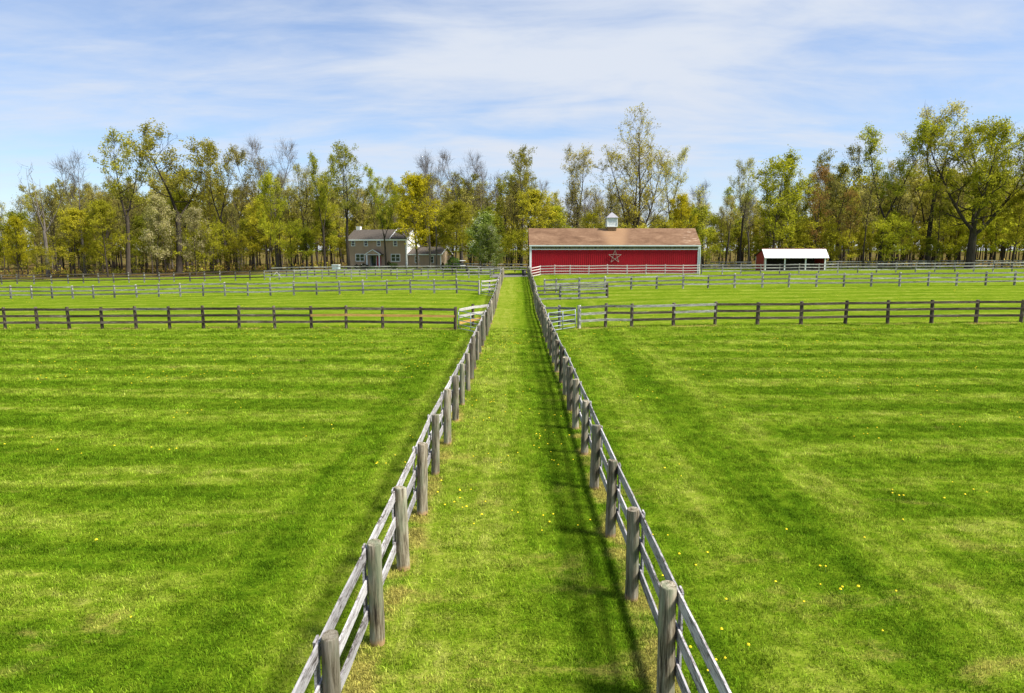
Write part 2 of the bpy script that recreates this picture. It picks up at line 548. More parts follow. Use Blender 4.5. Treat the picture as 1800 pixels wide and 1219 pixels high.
M["dark_in"] = plain("shade_darkened_board", (0.035, 0.030, 0.026), 0.9, 0, 0.3, 2.0)  # near-black back wall: the shed's inner shade is put into the colour
M["gravel"] = plain("grey_gravel", (0.15, 0.14, 0.135), 0.95, 0, 0.4, 9, 0.6, spec=0.1)
M["box_blue"] = plain("pale_blue_grey_box", (0.42, 0.50, 0.52), 0.5, 0, 0.08, 2)
M["yellow"] = plain("dandelion_yellow", (0.85, 0.64, 0.008), 0.7, 0, 0.1, 9)
M["stem"] = plain("dandelion_stem", (0.12, 0.20, 0.03), 0.7, 0, 0.1, 9)


def barn_roof_mat():
    m, b = new_mat("brown_roof_shingle")
    o = b.obj()
    x, y, z = b.sep(o)
    n = b.noise(b.vmul(o, (0.35, 0.8, 0.8)), 1.0, 5, 0.65, 0.5)
    n2 = b.noise(b.vmul(o, (2.2, 7, 7)), 1.0, 4, 0.7)
    cour = b.math('SINE', b.math('MULTIPLY', y, 6.2832 / 0.36))
    f = b.math('ADD', b.math('MULTIPLY', n, 0.75), b.math('ADD', b.math('MULTIPLY', n2, 0.40), b.math('MULTIPLY', cour, 0.03)))
    col = b.ramp(f, [(0.32, (0.070, 0.039, 0.022)), (0.5, (0.140, 0.078, 0.045)), (0.66, (0.205, 0.122, 0.073)), (0.85, (0.29, 0.185, 0.115))])
    # paler wash of shingles that runs down from the cupola
    wdt = b.math('ADD', b.math('MULTIPLY', y, 0.25), 1.15)
    wv = b.math('SUBTRACT', b.math('ADD', b.math('ABSOLUTE', b.math('SUBTRACT', x, 13.6)), b.math('ADD', b.math('MULTIPLY', b.math('SUBTRACT', n2, 0.5), 1.2), b.math('MULTIPLY', b.math('SUBTRACT', n, 0.5), 3.0))), wdt)
    col = b.mix(b.smooth(wv, 0.9, -0.7, 0, 0.7), col, (0.30, 0.18, 0.098))
    # torn pale patches at the far right end
    rt = b.noise(b.vmul(b.vadd(o, (4, 2, 0)), (1.0, 5.0, 5)), 1.0, 3, 0.6)
    rm = b.math('MULTIPLY', b.smooth(rt, 0.56, 0.64), b.smooth(x, 23.0, 26.0))
    col = b.mix(b.math('MULTIPLY', rm, 0.75), col, (0.42, 0.31, 0.22))
    b.out(b.bsdf(col, 0.92, b.bump(f, 0.4, 0.02), spec=0.15))
    return m


M["barn_roof"] = barn_roof_mat()


def bark_mat(name, c0, c1):
    m, b = new_mat(name)
    n = b.noise(b.vmul(b.obj(), (3.5, 3.5, 0.7)), 1.0, 5, 0.7)
    col = b.ramp(n, [(0.3, c0), (0.7, c1)])
    col = b.hsv(col, None, None, b.smooth(b.rnd(), 0, 1, 0.75, 1.3))
    b.out(b.bsdf(col, 0.95, spec=0.1))
    return m


def leaf_mat(name, stops, trans=0.55, hue=0.012, val=0.26):
    m, b = new_mat(name)
    r = b.rnd()
    col = b.ramp(b.attr("rnd"), stops)
    r2 = b.math('FRACT', b.math('MULTIPLY', r, 7.31))
    col = b.hsv(col, b.smooth(r, 0, 1, 0.5 - hue, 0.5 + hue * 0.7), None, b.smooth(r2, 0, 1, 1 - val, 1 + val))
    d = b.n.new("ShaderNodeBsdfDiffuse")
    t = b.n.new("ShaderNodeBsdfTranslucent")
    b.l.new(col, d.inputs[0])
    b.l.new(col, t.inputs[0])
    mx = b.n.new("ShaderNodeMixShader")
    mx.inputs[0].default_value = trans
    b.l.new(d.outputs[0], mx.inputs[1])
    b.l.new(t.outputs[0], mx.inputs[2])
    b.out(mx.outputs[0])
    return m


M["bark"] = bark_mat("grey_brown_bark", (0.030, 0.023, 0.017), (0.090, 0.074, 0.058))
M["bark_pale"] = bark_mat("pale_grey_bark", (0.075, 0.064, 0.056), (0.19, 0.165, 0.145))
M["oak"] = leaf_mat("olive_oak_leaf", [(0, (0.155, 0.158, 0.022)), (0.5, (0.345, 0.335, 0.04)), (1, (0.58, 0.53, 0.07))])
M["warm_oak"] = leaf_mat("warm_olive_leaf", [(0, (0.17, 0.135, 0.018)), (0.5, (0.37, 0.30, 0.035)), (1, (0.58, 0.48, 0.06))])
M["yellow_green"] = leaf_mat("yellow_green_leaf", [(0, (0.2, 0.215, 0.016)), (0.5, (0.44, 0.435, 0.03)), (1, (0.68, 0.63, 0.055))])
M["gold"] = leaf_mat("golden_leaf", [(0, (0.19, 0.165, 0.008)), (0.5, (0.41, 0.365, 0.015)), (1, (0.6, 0.52, 0.03))], hue=0.008)
M["fresh"] = leaf_mat("fresh_green_leaf", [(0, (0.15, 0.19, 0.016)), (0.5, (0.31, 0.34, 0.026)), (1, (0.5, 0.48, 0.05))])
M["orange"] = leaf_mat("orange_bud_leaf", [(0, (0.24, 0.145, 0.04)), (0.5, (0.42, 0.26, 0.07)), (1, (0.56, 0.4, 0.1))], hue=0.012)
M["tan_bud"] = leaf_mat("tan_bud", [(0, (0.2, 0.188, 0.045)), (0.5, (0.42, 0.385, 0.09)), (1, (0.64, 0.57, 0.17))])
M["cream"] = leaf_mat("cream_blossom", [(0, (0.1764, 0.18, 0.0396)), (0.45, (0.315, 0.288, 0.0924)), (1, (0.756, 0.648, 0.4224))], hue=0.006)
M["pear"] = leaf_mat("white_blossom_and_leaf", [(0, (0.11, 0.165, 0.03)), (0.5, (0.23, 0.3, 0.055)), (0.74, (0.33, 0.38, 0.09)), (0.8, (0.66, 0.66, 0.5)), (1, (0.78, 0.78, 0.66))], hue=0.006)
M["shrub"] = leaf_mat("garden_shrub_leaf", [(0, (0.0462, 0.091, 0.0185)), (0.6, (0.1309, 0.217, 0.0462)), (1, (0.231, 0.322, 0.077))])
M["dark_shrub"] = leaf_mat("dark_shrub_leaf", [(0, (0.010, 0.016, 0.008)), (0.7, (0.030, 0.045, 0.014)), (1, (0.06, 0.085, 0.02))])

# ------------------------------------------------------------------ ground sheet
def axis_lines(lo, hi, step, far):
    a = list(np.arange(lo, hi + 0.01, step))
    d, q = step, hi
    while q < far:
        d *= 1.5
        q += d
        a.append(q)
    d, q = step, lo
    while q > -far:
        d *= 1.5
        q -= d
        a.insert(0, q)
    return np.array(a)


xs, ys = axis_lines(-130, 130, 2.0, 6000), axis_lines(-10, 200, 1.5, 6000)
GXX, GYY = np.meshgrid(xs, ys)
GZZ = gz(GXX, GYY)
verts = np.stack([GXX.ravel(), GYY.ravel(), GZZ.ravel()], 1)
nx, ny = len(xs), len(ys)
ii = (np.arange(ny - 1)[:, None] * nx + np.arange(nx - 1)[None, :]).ravel()
faces = np.stack([ii, ii + 1, ii + nx + 1, ii + nx], 1)
me = bpy.data.meshes.new("ground")
me.from_pydata(verts.tolist(), [], faces.tolist())
me.materials.append(M["ground"])
me.polygons.foreach_set("use_smooth", [True] * len(faces))
tag(link("ground", me), "mown green pasture running to the woods", None, None, "structure")

# gravel yard at the end of the lane
g = MB()
gxs, gys = np.linspace(-3.2, 2.4, 12), np.linspace(104.2, 112.5, 14)
vs = [(x + 0.25 * math.sin(y * 1.7), y + 0.35 * math.sin(x * 1.3 + 1) * (1 if j in (0, 13) else 0), float(gz(x, y)) + 0.03) for j, y in enumerate(gys) for x in gxs]
g.add(vs, [(j * 12 + i, j * 12 + i + 1, (j + 1) * 12 + i + 1, (j + 1) * 12 + i) for j in range(13) for i in range(11)])
tag(g.build("gravel_drive", M["gravel"], None, True), "grey gravel drive at the far end of the grass lane", None, None, "structure")


# ------------------------------------------------------------------ barn
def barn():
    D0 = 108.0
    x0, x1 = x_at(931, D0), x_at(1228.5, D0)
    W = x1 - x0
    zb = float(gz(x0, D0)) - 0.1
    ze = z_at(431, D0) - zb          # eave
    DEP = 7.6
    zr = z_at(403.5, D0 + DEP / 2) - zb
    root = empty("barn", (x0, D0, zb))
    tag(root, "long red barn with brown shingle roof, white cupola and a wooden star", "barn")
    mb = MB()                        # hidden inner walls carry the panels
    prof = [(0.12, 0), (DEP, 0), (DEP, ze), (DEP / 2, zr - 0.12), (0.12, ze)]
    mb.prism(prof, 'x', 0.10, W - 0.10)
    mb.build("wall", M["red_dull"], root)
    zt = z_at(439.5, D0) - zb        # top of the red metal
    n = 28
    pw = (W - 0.6) / n
    p = MB()                         # one ribbed metal panel
    xs_ = [0.0]
    q = []
    rib = pw / 3
    for k in range(3):
        a = k * rib
        q += [(a + 0.0, 0), (a + 0.02, -0.035), (a + 0.065, -0.035), (a + 0.085, 0), (a + rib * 0.55, 0), (a + rib * 0.57, -0.012), (a + rib * 0.63, -0.012), (a + rib * 0.65, 0)]
    q += [(pw - 0.006, 0)]
    vs = [(a, b - 0.02, 0.0) for a, b in q] + [(a, b - 0.02, zt - 0.06) for a, b in q]
    k = len(q)
    p.add(vs, [(i, i + 1, k + i + 1, k + i) for i in range(k - 1)])
    pm = p.mesh("panel", M["red"])
    for i in range(n):
        link("panel", pm, root, Matrix.Translation((0.30 + i * pw, 0.09, 0.05)))
    MB().box((0.3, -0.0, zt), (W - 0.3, 0.10, zt + 0.13)).build("trim_board", M["white"], root)
    bw = (W - 0.6) / 24
    bmsh = MB().box((0.006, 0.02, 0), (bw - 0.006, 0.10, ze - zt - 0.30)).mesh("upper_board", M["olive"])
    for i in range(24):
        link("upper_board", bmsh, root, Matrix.Translation((0.3 + i * bw, 0, zt + 0.133)))
    for a, b_ in ((-0.02, 0.297), (W - 0.297, W + 0.02)):
        MB().box((a, -0.05, 0), (b_, 0.10, ze - 0.12)).build("corner_board", M["white"], root)
    MB().box((-0.10, -0.30, ze - 0.20), (W + 0.10, -0.17, ze - 0.03)).build("gutter", M["gutter"], root)
    MB().box((-0.05, -0.168, ze - 0.15), (W + 0.05, 0.0, ze - 0.11)).build("soffit", M["white"], root)
    dn = MB().tube([(W + 0.02, -0.2, ze - 0.2), (W + 0.06, -0.12, ze - 0.5), (W + 0.06, -0.12, 0.1)], [0.06] * 3, 6)
    dn.build("downpipe", M["gutter"], root)
    # roof: two slabs, local origin so the shading follows the slope
    sl = (zr - ze) / (DEP / 2)
    def slab(nm, ya, yb, za, zb_):
        s = MB()
        t = 0.10
        s.prism([(ya, za), (yb, zb_), (yb, zb_ + t), (ya, za + t)], 'x', -0.12, W + 0.14)
        return s.build(nm, M["barn_roof"], root)
    slab("roof", -0.24, DEP / 2 - 0.004, ze - 0.24 * sl + 0.06, zr + 0.06)
    slab("rear_roof", DEP / 2 + 0.004, DEP + 0.36, zr + 0.06, ze - 0.36 * sl + 0.06)
    # cupola
    cx, cy = x_at(1072.5, D0) - x0 - 0.0, DEP / 2
    cx = (1072.5 - 900) / FOC * (D0 + DEP / 2 + 0.0) - x0
    hw = 0.84
    z0 = zr - 0.2
    c = MB().box((cx - hw * 0.82, cy - hw * 0.82, z0), (cx + hw * 0.82, cy + hw * 0.82, zr + 0.36))
    cup = c.build("cupola", M["barn_roof"], root)
    MB().box((cx - hw, cy - hw, zr + 0.363), (cx + hw, cy + hw, zr + 0.50)).build("base_trim", M["white"], cup)
    for i in range(11):
        zz = zr + 0.52 + i * 0.115
        v = MB()
        v.prism([(cy - hw + 0.12, zz + 0.02), (cy - hw + 0.06, zz), (cy - hw + 0.10, zz + 0.105)], 'x', cx - hw + 0.14, cx + hw - 0.14)
        v.build("louvre_slat", M["white"], cup)
    for sx in (-1, 1):
        for sy in (-1, 1):
            a, b_ = cx + sx * hw, cx + sx * (hw - 0.14)
            c_, d_ = cy + sy * hw, cy + sy * (hw - 0.14)
            MB().box((min(a, b_), min(c_, d_), zr + 0.503), (max(a, b_), max(c_, d_), zr + 1.82)).build("corner_post", M["white"], cup)
    MB().box((cx - hw + 0.13, cy - hw + 0.13, zr + 0.504), (cx + hw - 0.13, cy + hw - 0.13, zr + 1.82)).build("louvre_box", M["white"], cup)
    pr = MB()
    e = hw + 0.14
    zt2 = zr + 1.824
    pr.add([(cx - e, cy - e, zt2), (cx + e, cy - e, zt2), (cx + e, cy + e, zt2), (cx - e, cy + e, zt2), (cx - .1, cy - .1, zt2 + 0.85), (cx + .1, cy - .1, zt2 + .85), (cx + .1, cy + .1, zt2 + .85), (cx - .1, cy + .1, zt2 + .85)],
           [(3, 2, 1, 0), (0, 1, 5, 4), (1, 2, 6, 5), (2, 3, 7, 6), (3, 0, 4, 7), (4, 5, 6, 7)])
    pr.build("cupola_roof", plain("lead_grey_sheet", (0.30, 0.29, 0.32), 0.5, 0.2, 0.1), cup)
    wv = MB().tube([(cx, cy, zt2 + .84), (cx, cy, zt2 + 1.75)], [0.03, 0.02], 6)
    wv.tube([(cx - 0.45, cy, zt2 + 1.15), (cx + 0.45, cy, zt2 + 1.15)], [0.015, 0.015], 4)
    wv.prism([(cx - 0.62, zt2 + 1.62), (cx - 0.30, zt2 + 1.50), (cx + 0.10, zt2 + 1.52), (cx + 0.16, zt2 + 1.62), (cx - 0.02, zt2 + 1.70), (cx - 0.25, zt2 + 1.66), (cx - 0.42, zt2 + 1.80)], 'y', cy - 0.03, cy + 0.03)
    wv.build("weathervane", M["black"], cup)
    # star of five crossed boards, fixed on the wall
    sxc, szc, rr = x_at(1080.5, D0 - 0.2) - x0, z_at(451.5, D0) - zb, 1.04
    tips = [(sxc + rr * math.sin(2 * math.pi * k / 5), szc + rr * math.cos(2 * math.pi * k / 5)) for k in range(5)]
    st = empty("star", (0, 0, 0))
    st.parent = root
    for k in range(5):
        a, b_ = tips[k], tips[(k + 2) % 5]
        L = math.hypot(b_[0] - a[0], b_[1] - a[1])
        ang = math.atan2(b_[1] - a[1], b_[0] - a[0])
        o = link("star_board", MB().box((0, -0.02, -0.032), (L, 0.02, 0.032)).mesh("star_board", M["star"]), st,
                 Matrix.Translation((a[0], -0.06 - 0.043 * (k % 3) - 0.002 * k, a[1])) @ Matrix.Rotation(-ang, 4, 'Y'))
    return root


barn()


# ------------------------------------------------------------------ run-in shed
def shed():
    D0 = 122.0
    x0, x1 = x_at(1343, D0), x_at(1450.5, D0)
    W = x1 - x0
    zb = float(gz((x0 + x1) / 2, D0)) - 0.05
    ze, zr, zk, DEP, yr = 2.55, 3.85, 2.75, 4.4, 1.0
    root = empty("run_in_shed", (x0, D0, zb))
    tag(root, "small open red field shed with a white sheet roof beyond the fence", "shed")
    side = [(0, 0), (DEP, 0), (DEP, zk - 0.08), (yr, zr - 0.10), (0, ze - 0.05)]
    for nm, a in (("side_wall", 0.0), ("side_wall", W - 0.08)):
        MB().prism(side, 'x', a, a + 0.08).build(nm, M["red_dull"], root)
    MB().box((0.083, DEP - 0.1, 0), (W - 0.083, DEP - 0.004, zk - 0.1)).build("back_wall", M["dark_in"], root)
    for px in (1344.5, 1378.5, 1415, 1449):
        xx = x_at(px, D0) - x0
        MB().box((xx - 0.11, -0.12, 0), (xx + 0.11, -0.005, ze - 0.2)).build("post", M["white"], root)
    MB().box((0.0, -0.10, ze - 0.196), (W, 0.0, ze - 0.02)).build("beam", M["gutter"], root)
    t = 0.05
    nsh = 12
    sw = (W + 0.55) / nsh
    s = MB()
    s.prism([(-0.55, ze - 0.28), (yr, zr), (yr, zr + t), (-0.55, ze - 0.28 + t)], 'x', 0, sw - 0.01)
    s.prism([(-0.55, ze - 0.28 + t + .002), (yr, zr + t + .002), (yr, zr + t + 0.03), (-0.55, ze - 0.28 + t + 0.03)], 'x', 0.03, 0.09)
    sm = s.mesh("roof_sheet", M["metal_white"])
    for i in range(nsh):
        link("roof_sheet", sm, root, Matrix.Translation((-0.2 + i * sw, 0, 0)))
    MB().prism([(yr + .004, zr), (DEP + 0.3, zk - 0.1), (DEP + 0.3, zk - 0.1 + t), (yr + .004, zr + t)], 'x', -0.2, W + 0.35).build("rear_roof", M["slate"], root)
    MB().box((-0.22, yr - 0.08, zr + t + 0.032), (W + 0.37, yr + 0.10, zr + t + 0.09)).build("ridge_cap", plain("rust_red_ridge", (0.42, 0.12, 0.05), 0.6), root)
    MB().prism([(-0.02, 0), (0.14, 0), (0.14, ze - 0.1), (-0.02, ze - 0.1)], 'x', -0.03, -0.002).build("corner_board", M["white"], root)
    MB().prism([(DEP - 0.14, 0), (DEP + 0.02, 0), (DEP + 0.02, zk - 0.2), (DEP - 0.14, zk - 0.2)], 'x', -0.03, -0.002).build("corner_board", M["white"], root)


shed()


# ------------------------------------------------------------------ house
def window(parent, x, y, z, wd, ht, sashes=1):
    fr = MB()
    t = 0.10
    fr.box((x, y - 0.05, z), (x + wd, y + 0.02, z + t))
    fr.box((x, y - 0.05, z + ht - t), (x + wd, y + 0.02, z + ht))
    fr.box((x, y - 0.048, z + t), (x + t, y + 0.02, z + ht - t))
    fr.box((x + wd - t, y - 0.048, z + t), (x + wd, y + 0.02, z + ht - t))
    sw = (wd - t) / sashes
    for i in range(1, sashes):
        fr.box((x + i * sw, y - 0.046, z + t), (x + i * sw + t, y + 0.02, z + ht - t))
    for i in range(sashes):
        fr.box((x + i * sw + t, y - 0.03, z + ht * 0.5 - 0.025), (x + (i + 1) * sw, y + 0.018, z + ht * 0.5 + 0.025))
    f = fr.build("window", M["white"], parent)
    for i in range(sashes):
        MB().box((x + i * sw + t, y - 0.008, z + t), (x + (i + 1) * sw, y + 0.016, z + ht - t)).build("pane", M["glass"], f)
    return f


def house():
    D0 = 129.0
    xr = x_at(714, D0)
    zb = float(gz(xr, D0)) - 0.1
    root = empty("house", (xr, D0, zb), R(-12))
    tag(root, "brown two-storey house with white window frames and a small porch", "house")
    W, DEP = 11.7, 7.6
    ze = z_at(420.5, D0) - zb
    zr = ze + 1.75
    m = MB()
    m.box((-W, 0, 0), (-0.006, DEP, ze))
    m.build("wall", M["siding"], root)
    # clapboards of the front wall, one course each
    nb = 26
    hb = (ze - 0.05) / nb
    cb = MB()
    cb.prism([(-0.008, 0), (-0.034, 0.004), (-0.012, hb - 0.006)], 'x', -W, -0.05)
    cm = cb.mesh("clapboard", M["siding"])
    for i in range(nb):
        link("clapboard", cm, root, Matrix.Translation((0, 0, 0.02 + i * hb)))
    gab = MB()
    gab.prism([(0, 0), (DEP, 0), (DEP, ze), (DEP / 2, zr - 0.05), (0, ze)], 'x', 0.0, 0.04)
    gab.build("gable_wall", M["white"], root)
    gab = MB()
    gab.prism([(0, ze), (DEP, ze), (DEP / 2, zr - 0.05)], 'x', -W, -W + 0.04)
    gab.build("gable_wall", M["siding"], root)
    MB().box((-0.02, -0.06, 0), (0.16, 0.10, ze)).build("corner_board", M["white"], root)
    xs_ = -2.9                        # right part of the roof stands a step higher
    def roof(a, b_, dz, nm):
        s = MB()
        k = (zr - ze) / (DEP / 2)
        s.prism([(-0.4, ze - 0.4 * k + dz), (DEP / 2, zr + dz), (DEP + 0.4, ze - 0.4 * k + dz), (DEP + 0.4, ze - 0.4 * k + dz + 0.14), (DEP / 2, zr + dz + 0.14), (-0.4, ze - 0.4 * k + dz + 0.14)], 'x', a, b_)
        return s.build(nm, M["slate"], root)
    roof(-W - 0.25, xs_ - 0.09, 0.0, "roof")
    r2 = roof(xs_, 0.30, 0.20, "roof")
    k = (zr - ze) / (DEP / 2)
    MB().prism([(-0.42, ze - 0.4 * k + 0.10), (DEP / 2, zr + 0.10), (DEP / 2, zr + 0.40), (-0.42, ze - 0.4 * k + 0.40)], 'x', xs_ - 0.085, xs_ - 0.004).build("rake_board", M["white"], root)
    MB().prism([(-0.42, ze - 0.4 * k + 0.10), (DEP / 2, zr + 0.10), (DEP + .42, ze - 0.4 * k + .10), (DEP + .42, ze - 0.4 * k + 0.37), (DEP / 2, zr + 0.37), (-0.42, ze - 0.4 * k + 0.37)], 'x', 0.304, 0.38).build("rake_board", M["white"], root)
    MB().box((-W - 0.2, -0.47, ze - 0.30), (0.25, -0.424, ze - 0.04)).build("gutter", M["white"], root)
    MB().box((-W + 0.2, 3.6, zr - 0.9), (-W + 1.0, 4.4, zr + 0.75)).build("chimney", M["white"], root)
    sc = 129.5 / FOC / math.cos(R(12))
    for px in (618.5, 642, 665.5, 695.5):
        x = (px - 714) * sc
        window(root, x - 0.40, -0.035, ze - 1.32, 0.80, 1.08)
    for px in (630.5, 695.5):
        x = (px - 714) * sc
        window(root, x - 0.92, -0.035, 1.22, 1.84, 1.42, 2)
    # porch
    px0, px1 = (648.5 - 714) * sc, (671 - 714) * sc
    po = empty("porch", (0, 0, 0))
    po.parent = root
    xm = (px0 + px1) / 2
    MB().prism([(px0 - 0.25, 2.55), (px1 + 0.25, 2.55), (xm, 3.30)], 'y', -1.50, -1.44).build("pediment", M["siding"], po)
    for sgn, a in ((-1, px0), (1, px1)):
        e = a + sgn * 0.35
        rb = MB()
        rb.prism([(e, 2.46), (xm, 3.36), (xm, 3.50), (e, 2.60)], 'y', -1.58, -1.51)
        rb.build("rake_board", M["white"], po)
        rb = MB()
        rb.prism([(e, 2.48), (xm - sgn * -0.004, 3.37), (xm - sgn * -0.004, 3.46), (e, 2.57)], 'y', -1.505, -0.04)
        rb.build("roof", M["slate"], po)
        MB().box((a - 0.10, -1.48, 0.15), (a + 0.10, -1.30, 2.45)).build("column", M["white"], po)
    MB().box((px0 - 0.28, -1.50, 2.452), (px1 + 0.28, -1.40, 2.548)).build("beam", M["white"], po)
    MB().box((px0 - 0.2, -1.55, 0), (px1 + 0.2, -0.04, 0.15)).build("step", plain("grey_stone_step", (0.25, 0.24, 0.22), 0.9), po)
    dr = MB().box((xm + 0.15, -0.09, 0.15), (xm + 1.05, -0.036, 2.25)).build("door", M["red_door"], root)
    MB().box((xm + 0.06, -0.085, 0.15), (xm + 0.147, -0.036, 2.34)).build("frame", M["white"], dr)
    MB().tube([(xm + 0.25, -0.10, 1.15), (xm + 0.25, -0.16, 1.15)], [0.04, 0.04], 6).build("handle", M["galv"], dr)
    MB().box((xm - 0.95, -0.08, 0.15), (xm - 0.05, -0.036, 2.25)).build("side_light", M["glass"], root)
    MB().box((px0 + 0.1, -0.06, 0.14), (px0 + 0.5, -0.036, 2.3)).build("shutter_panel", plain("blue_grey_shutter", (0.16, 0.19, 0.21), 0.6), root)
    # low wing on the right
    w0, w1, yb, wd = 0.05, 6.5, 1.0, 6.4
    we, wr = 2.65, 3.85
    MB().box((w0, yb, -0.1), (w1 - 0.045, yb + wd, we)).build("wing_wall", M["siding"], root)
    hb2 = we / 13
    cb = MB()
    cb.prism([(yb - 0.008, 0), (yb - 0.034, 0.004), (yb - 0.012, hb2 - 0.006)], 'x', w0, w1 - 0.05)
    cm = cb.mesh("wing_clapboard", M["siding"])
    for i in range(13):
        link("wing_clapboard", cm, root, Matrix.Translation((0, 0, 0.0 + i * hb2)))
    g2 = MB()
    g2.prism([(yb, -0.1), (yb + wd, -0.1), (yb + wd, we), (yb + wd / 2, wr - 0.05), (yb, we)], 'x', w1 - 0.04, w1)
    g2.build("wing_gable", M["tan_siding"], root)
    MB().box((w1 - 0.12, yb - 0.06, -0.1), (w1 + 0.03, yb + 0.12, we - 0.1)).build("corner_board", M["white"], root)
    MB().box((w1 - 0.02, yb + wd - 0.14, -0.1), (w1 + 0.03, yb + wd + 0.03, we - 0.1)).build("corner_board", M["white"], root)
    s = MB()
    k = (wr - we) / (wd / 2)
    s.prism([(yb - 0.35, we - 0.35 * k), (yb + wd / 2, wr), (yb + wd + 0.35, we - 0.35 * k), (yb + wd + 0.35, we - 0.35 * k + 0.12), (yb + wd / 2, wr + 0.12), (yb - 0.35, we - 0.35 * k + 0.12)], 'x', w0, w1 + 0.25)
    s.build("wing_roof", M["slate"], root)
    MB().prism([(yb - 0.40, we - 0.4 * k - 0.08), (yb + wd / 2, wr - 0.06), (yb + wd + 0.4, we - 0.4 * k - .08), (yb + wd + .4, we - 0.4 * k + 0.15), (yb + wd / 2, wr + 0.15), (yb - 0.40, we - 0.4 * k + 0.15)], 'x', w1 + 0.254, w1 + 0.33).build("rake_board", M["white"], root)
    MB().box((w0 + 0.1, yb - 0.42, we - 0.22), (w1 + 0.2, yb - 0.354, we - 0.05)).build("gutter", M["white"], root)
    for px in (730.5, 757):
        x = (px - 714) * sc * 0.985
        window(root, x - 0.40, yb - 0.035, 0.95, 0.85, 1.30)
    return root


house()

# ------------------------------------------------------------------ fences
rng = random.Random(7)


def rail_mesh(seed, mat, wd, t):
    r = random.Random(seed)
    m = MB()
    n = 6
    vs = []
    for i in range(n + 1):
        a = i / n
        dz_ = r.uniform(-0.004, 0.004) if 0 < i < n else 0
        dy_ = r.uniform(-0.003, 0.003) if 0 < i < n else 0
        dw = r.uniform(-0.004, 0.004)
        vs += [(a, -t / 2 + dy_, -wd - dw + dz_), (a, t / 2 + dy_, -wd - dw + dz_), (a, t / 2 + dy_, dz_), (a, -t / 2 + dy_, dz_)]
    fs = [(i * 4 + j, i * 4 + (j + 1) % 4, i * 4 + 4 + (j + 1) % 4, i * 4 + 4 + j) for i in range(n) for j in range(4)] + [(3, 2, 1, 0), (n * 4, n * 4 + 1, n * 4 + 2, n * 4 + 3)]
    m.add(vs, fs)
    return m.mesh("rail", mat)


def post_mesh(seed, mat, rad, sides=12, square=False):
    """unit-high post with its foot at 0 and its top at 1; the tip is chamfered and the shaft slightly uneven"""
    r = random.Random(seed)
    m = MB()
    zs = [-0.08, 0.0, 0.25, 0.5, 0.75, 0.985, 1.0] if sides > 6 else [-0.08, 0.5, 0.985, 1.0]
    vs = []
    lob = [1 + r.uniform(-0.035, 0.035) for _ in range(sides)]
    for zi, z in enumerate(zs):
        k = rad * (1.06 - 0.08 * z) * (0.93 if z == 1.0 else 1.0)
        ox, oy = r.uniform(-.006, .006), r.uniform(-.006, .006)
        for j in range(sides):
            a = 2 * math.pi * (j + 0.5) / sides
            q = k * lob[j]
            vs.append((ox + q * math.cos(a), oy + q * math.sin(a), z + (0.008 * math.cos(a + seed) if z == 1.0 else 0)))
    n = len(zs)
    fs = [(i * sides + j, i * sides + (j + 1) % sides, (i + 1) * sides + (j + 1) % sides, (i + 1) * sides + j) for i in range(n - 1) for j in range(sides)]
    fs.append(tuple(range((n - 1) * sides, n * sides)))
    m.add(vs, fs)
    me_ = m.mesh("post", mat)
    if sides > 6: me_.polygons.foreach_set("use_smooth", [len(p.vertices) == 4 for p in me_.polygons])
    return me_


_cache = {}


def variants(kind, matname, *a):
    key = (kind, matname) + a
    if key not in _cache:
        fn = rail_mesh if kind == "rail" else post_mesh
        _cache[key] = [fn(s * 13 + 5, M[matname], *a) for s in range(4)]
    return _cache[key]


